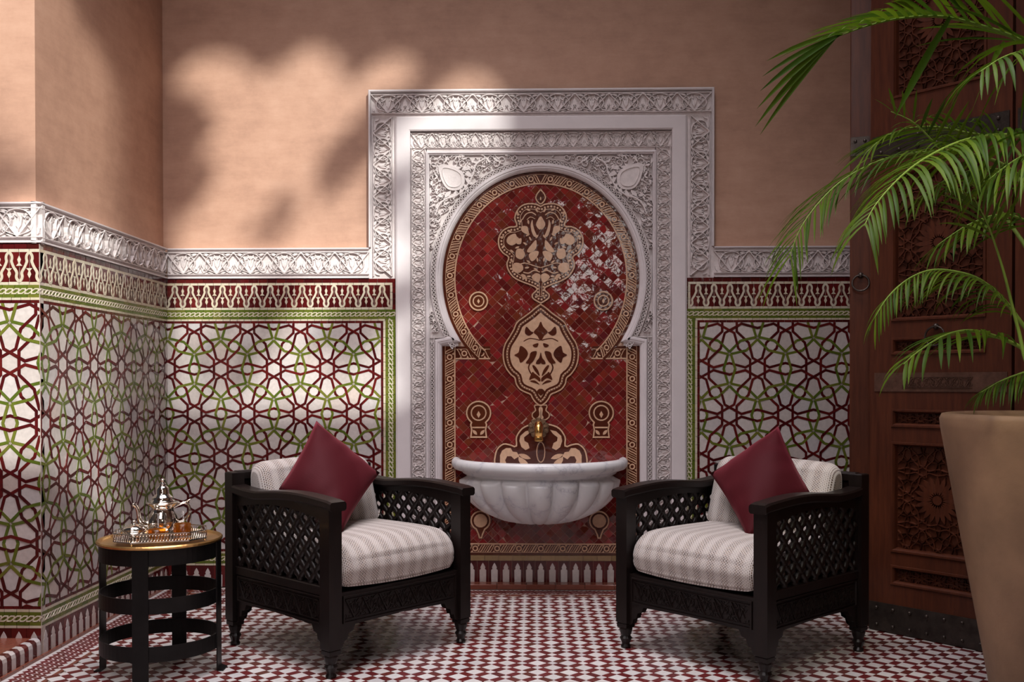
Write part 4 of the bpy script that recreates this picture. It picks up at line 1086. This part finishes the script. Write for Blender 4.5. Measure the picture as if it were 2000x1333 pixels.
# ================================================================ ARMCHAIRS
def uvmesh(mb, uvs, name, mat, parent, sub=0):
    me = bpy.data.meshes.new(name); me.from_pydata(mb.v, [], mb.f); me.materials.append(MAT[mat])
    l = me.uv_layers.new(name='UVMap')
    for lp in me.loops: l.data[lp.index].uv = uvs[lp.vertex_index]
    import bmesh
    b = bmesh.new(); b.from_mesh(me); bmesh.ops.remove_doubles(b, verts=b.verts, dist=1e-6); bmesh.ops.recalc_face_normals(b, faces=b.faces); b.to_mesh(me); b.free()
    me.polygons.foreach_set('use_smooth', [True]*len(me.polygons)); me.update()
    o = bpy.data.objects.new(name, me); COL.objects.link(o); o.parent = parent
    return o
def cushion(name, parent, yz, x0, x1, bulge, rEnd=.05):
    """upholstered block: rounded outline in y,z run across x, ends rounded; stripes follow the outline"""
    P = spl(yz, 6, True); cy = sum(p[0] for p in P)/len(P); cz = sum(p[1] for p in P)/len(P)
    acc = [0]
    for i in range(len(P)): a, b = P[i], P[(i+1) % len(P)]; acc.append(acc[-1]+math.hypot(b[0]-a[0], b[1]-a[1]))
    mb = MB(); uvs = []; xs = []
    n = 8
    for k in range(n+1): a = PI/2*k/n; xs.append((x0+rEnd*(1-math.sin(a)), rEnd*(1-math.cos(a))))
    xs = xs[::-1]; st = [(x0+rEnd-rEnd*math.cos(PI/2*k/n), rEnd*(1-math.sin(PI/2*k/n))) for k in range(n)]
    st += [(x0+rEnd+(x1-x0-2*rEnd)*k/14, 0) for k in range(15)]
    st += [(x1-rEnd+rEnd*math.sin(PI/2*k/n), rEnd*(1-math.cos(PI/2*k/n))) for k in range(1, n+1)]
    rings = []; nm = normals(P, True); sg = 1 if area2(P) > 0 else -1
    for x, d in st:
        t = (x-x0)/(x1-x0); bg = bulge*math.sin(PI*t)**.7 if 0 < t < 1 else 0
        row = []
        for i in range(len(P)+1):
            p, q = P[i % len(P)], nm[i % len(P)]
            o = (d*.85-bg*(1 if abs(q[1]) > .5 else .5))*sg
            row.append((x, p[0]+q[0]*o, p[1]+q[1]*o)); uvs.append((x, acc[i]))
        rings.append(row)
    mb.loft(rings, False)
    for row in (rings[0], rings[-1]):
        i0 = mb.pts(row[:-1]); uvs.extend((row[0][0], acc[i]) for i in range(len(P))); mb.f.append(tuple(range(i0, i0+len(P))))
    return uvmesh(mb, uvs, name, 'fabric', parent)
HF = .335
def make_chair():
    c = empty('armchair')
    ps = .029
    for sx in (-1, 1):
        for sy in (-1, 1):
            top = .652 if sy < 0 else .728
            m = MB(); x, y = sx*HF, sy*HF
            m.box(x-ps, x+ps, y-ps, y+ps, .105, top, .004)
            m.box(x-ps*.9, x+ps*.9, y-ps*.9, y+ps*.9, .085, .106, .003)
            m.lathe([(.019, 0), (.021, .008), (.016, .018), (.020, .030), (.026, .042), (.019, .052), (.024, .064), (.028, .080), (.026, .088)], 14, (x, y, 0))
            m.build('leg', 'chair_wood', c)
    def ztop(t): return .664+.016*math.sin(PI*min(1, max(0, (t-.25)/.75)))**1.2 if t > .25 else .664+.012*(1-t/.25)**2
    for sx in (-1, 1):
        m = MB(); rings = []
        for k in range(25):
            t = k/24; y = .30-t*(.30+HF+.048); z = ztop(t); w_ = .037+.003*math.sin(PI*t); th = .034
            if k == 24: z -= .004
            b = .007; x = sx*HF
            rings.append([(x-w_+b, y, z-th), (x+w_-b, y, z-th), (x+w_, y, z-th+b), (x+w_, y, z-b), (x+w_-b, y, z), (x-w_+b, y, z), (x-w_, y, z-b), (x-w_, y, z-th+b)])
        m.loft(rings, True, True, True); m.build('armrest', 'chair_wood', c)
        # shaped upper rail under the arm, lower rail
        m = MB(); rings = []
        for k in range(13):
            t = k/12; y = .31-t*.62; zb = .585+.030*math.sin(PI*t)
            zt = ztop((.30-y)/(.683))-.03
            rings.append([(sx*HF-.013, y, zb), (sx*HF+.013, y, zb), (sx*HF+.013, y, zt), (sx*HF-.013, y, zt)])
        m.loft(rings, True, True, True); m.build('upper_rail', 'chair_wood', c)
        m = MB(); m.box(sx*HF-.016, sx*HF+.016, -.31, .31, .300, .338, .004); m.build('lower_rail', 'chair_wood', c)
        for yy in (-.302, .302):
            m = MB(); m.box(sx*HF-.012, sx*HF+.012, yy-.008, yy+.008, .33, .63, .002); m.build('lattice_stile', 'chair_wood', c)
        m = MB(); dy, dz = .0352, .0395
        for j in range(0, 8):
            for i in range(-9, 10):
                if (i+j) % 2: continue
                y, z = i*dy, .346+j*dz
                if abs(y) > .305 or z > .63: continue
                m.ball((sx*HF, y, z), .0185, 8, 5, (.72, 1, 1))
                for di, dj in ((1, 1), (-1, 1)):
                    y2, z2 = y+di*dy, z+dj*dz
                    if abs(y2) > .32 or z2 > .64: continue
                    m.tube([(sx*HF, y+(y2-y)*k/4, z+(z2-z)*k/4) for k in range(5)], [.013, .0115, .0150, .0115, .013], 6, False)
        stuff(m.build('spindle_lattice', 'chair_wood', c, smooth=True))
    # carved aprons on all four sides, with stepped corner brackets
    for k in range(4):
        fr_ = Fr((0, 0, 0), (math.cos(k*PI/2), math.sin(k*PI/2), 0), (0, 0, 1))
        fr = lambda u, v, h=0, f=fr_: f(u, v, h)
        m = MB(); z0 = .185; w2 = HF-ps+.002
        P = [(-w2, .312), (-w2, .100), (-w2+.018, .108), (-w2+.024, .128), (-w2+.040, .134), (-w2+.046, .156), (-w2+.066, .162), (-w2+.078, z0), (0, z0+.006)]
        P = P+[(-x, y) for x, y in P[::-1][1:]]
        m.prism(P, HF-.016, HF+.012, fr); m.prism(P[::-1], -HF-.0, -HF-.0, fr) if 0 else None
        m.build('apron', 'chair_wood', c)
        m = MB(); carved(m, lambda t, o: (-w2+.03+t, .205+o), 2*w2-.06, .085, .080, HF+.012, HF+.0185, fr, .0048)
        m.ribbon([(-w2+.02, .198), (w2-.02, .198), (w2-.02, .297), (-w2+.02, .297)], .007, HF+.012, HF+.018, fr, True)
        stuff(m.build('apron_carving', 'chair_wood', c))
    m = MB(); m.box(-HF, HF, HF-.022, HF+.022, .690, .732, .008); m.build('back_rail', 'chair_wood', c)
    m = MB(); m.box(-HF+ps, HF-ps, HF-.012, HF+.012, .30, .70, .003); m.build('back_panel', 'chair_wood', c)
    m = MB(); m.box(-HF+.02, HF-.02, -HF+.02, HF-.02, .286, .312, .003); m.build('seat_board', 'chair_wood', c)
    cushion('seat_cushion', c, [(-.350, .372), (-.338, .340), (-.300, .332), (0, .330), (.30, .332), (.305, .37), (.302, .45), (.27, .478), (.0, .486), (-.20, .486), (-.285, .476), (-.335, .440), (-.353, .400)], -.301, .301, .016, .045)
    cushion('back_cushion', c, [(.130, .50), (.150, .484), (.24, .478), (.275, .50), (.305, .60), (.316, .70), (.300, .748), (.262, .765), (.215, .748), (.188, .70), (.150, .58)], -.290, .290, .014, .05)
    return c
ch1 = make_chair()
ch1.location = (-.783, -1.116, 0); ch1.rotation_euler.z = .8408
tag(ch1, 'carved dark wood armchair with lattice sides standing beside the small round side table', 'armchair', 'pair of carved lattice armchairs')
ch2 = ch1.copy(); COL.objects.link(ch2)
for p in list(ch1.children):
    q = p.copy(); COL.objects.link(q); q.parent = ch2
ch2.location = (.855, -1.171, 0); ch2.rotation_euler.z = -.8206
tag(ch2, 'carved dark wood armchair with lattice sides standing in front of the wooden door', 'armchair', 'pair of carved lattice armchairs')

# scatter cushions, corner on the seat, leaning on the back
def pillow(name, corners, th, label):
    A, B, C, D_ = [Vector(c) for c in corners]             # top, right, bottom, left
    nrm = (B-D_).cross(A-C).normalized()
    if nrm.dot(CAM-(A+C)/2) < 0: nrm = -nrm
    ce = (A+B+C+D_)/4
    mb = MB(); uvs = []; n = 20
    for side in (1, -1):
        rings = []
        for i in range(n+1):
            row = []
            for j in range(n+1):
                u, v = i/n, j/n; a, b = 2*u-1, 2*v-1
                pin = 1-.055*((1-a*a)*abs(b)**2.5+(1-b*b)*abs(a)**2.5)
                p = A*(1-u)*(1-v)+B*u*(1-v)+C*u*v+D_*(1-u)*v
                p = ce+(p-ce)*pin
                h = (max(0, (1-abs(a)**2.2)*(1-abs(b)**2.2)))**.62
                wr = .007*math.sin(11*a+4*b)*abs(b)**2*h+.005*math.sin(8*b-5*a)*abs(a)**2*h
                row.append(p+nrm*(side*th*h+wr)); uvs.append((u, v))
            rings.append(row)
        mb.loft(rings if side > 0 else rings[::-1], False)
        if side < 0:
            k = (n+1)*(n+1); blk = uvs[-k:]; rows = [blk[i*(n+1):(i+1)*(n+1)] for i in range(n+1)][::-1]
            uvs[-k:] = [q for r in rows for q in r]
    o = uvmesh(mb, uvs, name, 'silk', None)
    tag(o, label, 'cushion', 'burgundy silk scatter cushions'); return o
def toworld(c, p): return c.matrix_basis @ Vector(p)
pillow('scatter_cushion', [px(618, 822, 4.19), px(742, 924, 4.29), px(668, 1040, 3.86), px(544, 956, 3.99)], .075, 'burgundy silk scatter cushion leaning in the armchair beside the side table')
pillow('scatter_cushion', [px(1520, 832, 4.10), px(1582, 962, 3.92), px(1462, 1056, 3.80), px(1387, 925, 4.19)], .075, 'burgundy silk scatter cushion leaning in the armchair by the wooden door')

# ================================================================ SIDE TABLE AND TEA SERVICE
TX, TY, TZ, TR = -1.432, -1.497, .506, .226
tb = tag(empty('side_table', (TX, TY, 0)), 'small round black iron side table with a gilded top carrying the tea tray', 'table')
m = MB(); m.lathe([(.0001, TZ-.006), (TR-.012, TZ-.006), (TR-.008, TZ), (TR-.001, TZ+.003), (TR+.003, TZ-.002), (TR+.001, TZ-.009), (TR-.006, TZ-.012), (.0001, TZ-.012)], 64); m.build('table_top', 'gold_top', tb, smooth=False)
def hoop(z0, z1, r, name):
    m = MB(); m.lathe([(r, z0), (r, z1), (r-.005, z1), (r-.005, z0), (r, z0)], 64); m.build(name, 'black_metal', tb)
hoop(.436, .494, TR-.006, 'apron_hoop'); hoop(.262, .318, TR-.006, 'hoop'); hoop(.088, .144, TR-.006, 'hoop')
for k in range(4):
    a = k*PI/2+.05; d = Vector((math.cos(a), math.sin(a), 0)); t = Vector((-d.y, d.x, 0)); m = MB(); R = TR-.003; w2, th = .029, .007
    prof = [(R, .494), (R, .012), (R+.022, .004), (R+.022, 0), (R-.004, .0), (R-.006, .494)]
    m.loft([[tuple(d*r+t*s*w2+Vector((0, 0, z))) for r, z in prof] for s in (1, -1)], True, True, True)
    m.build('leg', 'black_metal', tb)
tz = TZ+.012
tray = tag(empty('tea_tray', (-1.405, -1.560, TZ), math.radians(19)), 'silver octagonal tray with a pierced gallery rim on the gilded table top', 'tray')
oct_ = lambda a, b, c: [(-a+c, -b), (a-c, -b), (a, -b+c), (a, b-c), (a-c, b), (-a+c, b), (-a, b-c), (-a, -b+c)]
O = oct_(.163, .110, .062)
m = MB(); m.prism(O, .010, .014, FZ); m.build('tray_base', 'silver', tray)
m = MB()
for z in (.013, .042): m.sweep(O, [(-.002, z-.0015), (-.002, z+.0015), (.002, z+.0015), (.002, z-.0015), (-.002, z-.0015)], FZ, True)
m.build('gallery_rails', 'silver', tray)
m = MB()
for i in range(8):
    a, b = Vector((*O[i], 0)), Vector((*O[(i+1) % 8], 0)); n = max(2, round((b-a).length/.0105))
    for k in range(n):
        p = a+(b-a)*(k+.5)/n; d = (b-a).normalized()
        m.tube([p+d*.0042*math.cos(q)+Vector((0, 0, .0275+.013*math.sin(q))) for q in [2*PI*j/10 for j in range(11)]], .0009, 4, False)
stuff(m.build('pierced_gallery', 'silver', tray))
for i in (0, 2, 4, 6):
    m = MB(); m.ball((O[i][0]*.96, O[i][1]*.96, .0055), .006, 8, 5); m.build('foot', 'silver', tray, smooth=True)
tb_z = TZ+.0145
def lathe_part(name, prof, mat, parent, n=32, mod=None): m = MB(); m.lathe(prof, n, (0, 0, 0), mod); return m.build(name, mat, parent, smooth=True)
pot = tag(empty('teapot', (-1.425, -1.492, tb_z), .35), 'tall silver teapot with a domed lid standing at the back of the tray', 'teapot')
lathe_part('body', [(.0001, 0), (.040, 0), (.043, .004), (.038, .010), (.046, .020), (.056, .036), (.058, .052), (.052, .070), (.043, .086), (.040, .096), (.043, .106), (.055, .116), (.061, .120), (.061, .123), (.050, .124), (.0001, .124)], 'silver', pot)
lathe_part('lid', [(.0001, .122), (.047, .124), (.046, .129), (.038, .133), (.040, .138), (.036, .144), (.026, .152), (.0235, .160), (.0235, .172), (.019, .182), (.011, .187), (.0125, .191), (.0125, .194), (.006, .197), (.007, .203), (.0095, .207), (.0095, .209), (.004, .213), (.0001, .214)], 'silver', pot)
m = MB(); m.tube(spl([(.038, 0, .100), (.060, 0, .112), (.080, 0, .118), (.094, 0, .108), (.099, 0, .090), (.094, 0, .070), (.080, 0, .052), (.056, 0, .044)], 4), .0045, 8); m.tube([(.080, 0, .118), (.094, 0, .126), (.106, 0, .132)], [.004, .003, .001], 6); m.build('handle', 'silver', pot, smooth=True)
m = MB(); SPp = spl([(-.050, 0, .040), (-.072, -.002, .046), (-.084, -.004, .066), (-.088, -.006, .092), (-.096, -.008, .112), (-.108, -.010, .120)], 4); m.tube(SPp, [.011-.005*i/(len(SPp)-1) for i in range(len(SPp))], 10); m.build('spout', 'silver', pot, smooth=True)
dish = tag(empty('covered_dish', (-1.500, -1.580, tb_z)), 'low silver covered dish with a knobbed lid at the left end of the tray', 'dish')
lathe_part('bowl', [(.0001, 0), (.026, 0), (.028, .004), (.024, .008), (.040, .018), (.046, .026), (.046, .029), (.0001, .029)], 'silver', dish)
lathe_part('lid', [(.0001, .028), (.045, .029), (.044, .034), (.034, .044), (.018, .050), (.008, .052), (.006, .056), (.009, .060), (.006, .064), (.0001, .066)], 'silver', dish)
def tea_glass(loc, fill, label):
    g = tag(empty('tea_glass', loc), label, 'glass', 'glasses of tea on the tray')
    H_ = .092
    lathe_part('tumbler', [(.0001, 0), (.0315, 0), (.0325, .002), (.0345, H_), (.0341, H_+.0006), (.0334, H_), (.0312, .007), (.030, .006), (.0001, .006)], 'glass', g, 40)
    lathe_part('tea', [(.0001, .0062), (.0300, .0063), (.0309, .0073), (.0311+(fill-.007)*.02, fill), (.0001, fill)], 'tea', g, 40)
tea_glass((-1.397, -1.622, tb_z), .038, 'clear tea glass less than half full of amber tea, in front of the teapot')
tea_glass((-1.328, -1.552, tb_z), .049, 'clear tea glass half full of amber tea, standing below the teapot handle')

# ================================================================ PLANTER AND PALM
PXc, PYc = 1.655, -2.115
pt = tag(empty('planter', (PXc, PYc, 0)), 'tall tapered earth-brown planter in the right foreground holding the palm', 'planter')
m = MB(); m.lathe([(.0001, 0), (.180, 0), (.192, .012), (.205, .10), (.262, .42), (.312, .70), (.343, .88), (.356, .955), (.359, .985), (.352, 1.0), (.338, 1.003), (.325, .992), (.318, .95), (.31, .93)], 72); m.build('pot_body', 'pot', pt, smooth=True)
m = MB(); m.lathe([(.316, .940), (.2, .950), (.0001, .958)], 40); m.build('soil', 'soil', pt)
palm = tag(empty('palm', (PXc, PYc, .95)), 'green areca palm with long arching fronds growing from the brown planter', 'plant')
PO = Vector((PXc, PYc, .95))
NLEAF = [0]
def leaflet(m, p, d, up, L, wd, droop, n=6):
    """a long narrow folded blade, arching down under its own weight"""
    d = d.normalized(); side = d.cross(up)
    side = side.normalized() if side.length > .05 else Vector((1, 0, 0)); q = p.copy(); cur = d.copy(); A = []; B = []; C = []
    for i in range(n+1):
        t = i/n; w_ = wd*(.35+.65*math.sin(PI*min(1, t*1.5+.12)/2))*(1 if t < .55 else max(.02, 1-((t-.55)/.45)**1.6))
        nn = side.cross(cur).normalized()
        A.append(q-side*w_/2+nn*w_*.16); B.append(q.copy()); C.append(q+side*w_/2+nn*w_*.16)
        cur = (cur+Vector((0, 0, -droop*(.5+t)))).normalized(); q = q+cur*(L/n)
    m.loft([[a, b, c] for a, b, c in zip(A, B, C)], False)
def frond(pts, L, droop, n, fwd=.75, lift=.15, width=.016, single=0, t0=.12, sidew=1.0):
    f = empty('frond'); f.parent = palm
    P = [px(*p) for p in pts]
    base = PO+Vector((rnd.uniform(-.07, .02), rnd.uniform(-.06, .06), 0)); b1 = base+(P[0]-base)*.45+Vector((.05, 0, .12))
    C = [Vector(v) for v in spl([tuple(base), tuple(b1)]+[tuple(v) for v in P], 7)]
    k0 = 14; N_ = len(C)
    m = MB(); m.tube([c-PO for c in C], [.0085*(1-.85*i/(N_-1)) for i in range(N_)], 7); m.build('stem', 'stem', f, smooth=True)
    seg = C[k0:]; acc = [0]
    for a, b in zip(seg, seg[1:]): acc.append(acc[-1]+(b-a).length)
    tot = acc[-1]; rest = MB()
    for k in range(n):
        t = t0+(1-t0)*(k+.5)/n; s = t*tot; i = max(j for j in range(len(acc)) if acc[j] <= s); i = min(i, len(seg)-2)
        p = seg[i]+(seg[i+1]-seg[i])*((s-acc[i])/max(1e-6, acc[i+1]-acc[i])); T = (seg[i+1]-seg[max(0, i-1)]).normalized()
        S_ = T.cross(Vector((0, 0, 1))); S_ = S_.normalized() if S_.length > .1 else Vector((0, 1, 0)); U = S_.cross(T)
        for sd in ((1, -1) if single == 0 else (single,)):
            ff = fwd+.9*max(0, t-.75)*3
            d = T*ff+S_*sd*sidew*rnd.uniform(.8, 1.1)+U*(lift+rnd.uniform(-.12, .12))
            l = L*(.55+.45*math.sin(PI*min(1, .18+t*.95)))*rnd.uniform(.88, 1.08)
            one = NLEAF[0] < 290
            mm = MB() if one else rest
            leaflet(mm, p-PO, d, U, l, width*rnd.uniform(.85, 1.1), droop*rnd.uniform(.7, 1.25))
            if one: mm.build('leaflet', 'leaf', f, smooth=True); NLEAF[0] += 1
    if rest.f: stuff(rest.build('leaflets', 'leaf', f, smooth=True))
    return f
# nearest, spot-lit frond arching across the door
frond([(2085, 300, 2.60), (2000, 268, 2.60), (1930, 266, 2.58), (1870, 279, 2.55), (1810, 308, 2.50), (1760, 345, 2.46), (1712, 398, 2.43), (1688, 442, 2.40)], .30, .26, 34, .55, .10, .0105)
# top frond reaching far left, tip hanging
top = frond([(2090, 140, 2.75), (1990, 78, 2.75), (1920, 52, 2.75), (1840, 33, 2.72), (1760, 36, 2.66), (1690, 52, 2.60), (1635, 72, 2.56)], .33, .06, 20, 1.7, .42, .017)
for a, b, w_ in (((1653, 60, 2.57), (1500, 120, 2.48), .013), ((1645, 66, 2.57), (1492, 150, 2.46), .012), ((1640, 68, 2.56), (1488, 178, 2.45), .015), ((1636, 70, 2.56), (1482, 212, 2.44), .015), ((1632, 72, 2.56), (1479, 246, 2.45), .016), ((1630, 76, 2.56), (1488, 262, 2.47), .013), ((1856, 33, 2.70), (1750, 230, 2.58), .022), ((1962, 82, 2.6), (1935, 128, 2.5), .016)):
    p, q = px(*a)-PO, px(*b)-PO; mm = MB(); leaflet(mm, p, (q-p)+Vector((0, 0, .10*(q-p).length)), Vector((.2, -1, .3)), (q-p).length*1.02, w_, .035); mm.build('leaflet', 'leaf', top, smooth=True)
# dark frond behind, drooping over the wall
frond([(1990, 350, 3.30), (1890, 300, 3.30), (1800, 298, 3.30), (1720, 314, 3.30), (1650, 350, 3.28), (1600, 396, 3.25), (1562, 450, 3.22), (1542, 505, 3.20)], .36, .15, 36, .9, .10, .0105)
frond([(1990, 300, 3.45), (1880, 258, 3.45), (1800, 248, 3.44), (1735, 264, 3.42), (1690, 300, 3.40)], .34, .10, 26, .9, .05, .011)
# lower arching frond in front of the door ring
frond([(2020, 660, 3.0), (1962, 588, 3.0), (1915, 548, 3.0), (1870, 532, 3.0), (1820, 528, 3.0), (1775, 545, 2.98), (1735, 580, 2.96), (1708, 622, 2.95)], .20, .26, 34, .9, -.2, .0085)
frond([(2030, 700, 2.8), (1985, 674, 2.8), (1940, 656, 2.78), (1890, 646, 2.74), (1840, 658, 2.70), (1790, 690, 2.68), (1765, 712, 2.66)], .23, .20, 14, 1.0, .10, .012)
frond([(2060, 112, 2.50), (2010, 100, 2.50), (1960, 112, 2.48), (1915, 140, 2.46)], .26, .26, 13, .6, .05, .011)
frond([(2080, 270, 2.40), (2020, 295, 2.40), (1975, 318, 2.40), (1930, 352, 2.40)], .28, .24, 12, .6, .05, .011)
frond([(2015, 720, 2.70), (1988, 640, 2.70), (1960, 530, 2.70), (1930, 440, 2.68), (1902, 386, 2.66)], .26, .10, 7, 1.1, .05, .011, 0, .72)
frond([(2040, 715, 2.95), (2000, 728, 2.95), (1955, 745, 2.95), (1915, 768, 2.95)], .16, .22, 18, .7, .0, .008)
frond([(1960, 420, 3.25), (1880, 340, 3.25), (1830, 285, 3.25), (1785, 240, 3.25), (1740, 218, 3.25)], .20, .03, 14, .6, .9, .012)
frond([(2060, 470, 3.1), (2000, 430, 3.1), (1950, 420, 3.1), (1890, 440, 3.1), (1830, 480, 3.1)], .26, .12, 16, .7, -.2, .012)
frond([(2070, 400, 3.3), (2000, 345, 3.3), (1930, 330, 3.3), (1860, 345, 3.3), (1790, 390, 3.3)], .30, .16, 18, .7, -.1, .011)

# ================================================================ BEHIND THE VIEWER: added unseen arcade wall, openings shaped to cast the sun patches
def gobo_open(x):
    """open spans (z0, z1), as they project along the sun on the fountain wall"""
    out = []
    if -1.90 < x < -.105:
        lobes = [(-1.66, .30, 2.95), (-1.18, .25, 3.00), (-.70, .24, 2.93), (-.30, .21, 2.84)]
        top = max([zc-.30+.30*math.sqrt(max(0, 1-((x-c)/r)**2)) for c, r, zc in lobes if abs(x-c) <= r] + [2.52])
        bot = .95 if x < -.75 else .95+(x+.75)*1.0
        out.append((bot, top))
    if -3.6 < x < -2.18:
        out.append((.05, 2.45))
    return out
RY = -10.0; tt = -RY/SUN_DIR.y; SH = Vector((-SUN_DIR.x*tt, -SUN_DIR.y*tt, -SUN_DIR.z*tt))
m = MB(); x = -6.0; dx = .04; run = None; prev = None
cols = []
while x < 5.5:
    o = [(round(a, 2), round(b, 2)) for a, b in gobo_open(x+dx/2)]
    if cols and cols[-1][2] == o: cols[-1][1] = x+dx
    else: cols.append([x, x+dx, o])
    x += dx
for a, b, o in cols:
    z = -SH.z
    for lo, hi in o + [(6.5, 6.5)]:
        m.box(a+SH.x, b+SH.x, RY-.12, RY, z+SH.z, lo+SH.z); z = hi
m.box(-9, -6.0+SH.x, RY-.12, RY, 0, 6.5+SH.z); m.box(5.48+SH.x, 14, RY-.12, RY, 0, 6.5+SH.z)
rear = struct(m.build('gobo_wall', 'plaster'))  # unseen sun blocker, cut to the outline of the lit patches
gobo_mesh = MB(); rv = random.Random(3)
def clump(x, z, r, n):
    for _ in range(n):
        a, q = rv.uniform(0, 2*PI), r*math.sqrt(rv.random()); s = rv.uniform(.035, .07)
        c = Vector((x+q*math.cos(a)+SH.x, RY+.10+rv.uniform(0, .35), z+q*math.sin(a)+SH.z))
        t = rv.uniform(0, 2*PI); u = Vector((math.cos(t), rv.uniform(-.4, .4), math.sin(t))); v = Vector((-math.sin(t), rv.uniform(-.4, .4), math.cos(t)))
        gobo_mesh.face([c-u*s, c+v*s*.5, c+u*s, c-v*s*.5])
for x, z, r, n in GOBO_CLUMPS: clump(x, z, r, n)
v_ = stuff(gobo_mesh.build('gobo_leaves', 'leaf', rear))  # unseen leaves added to dim parts of the sunlit wall
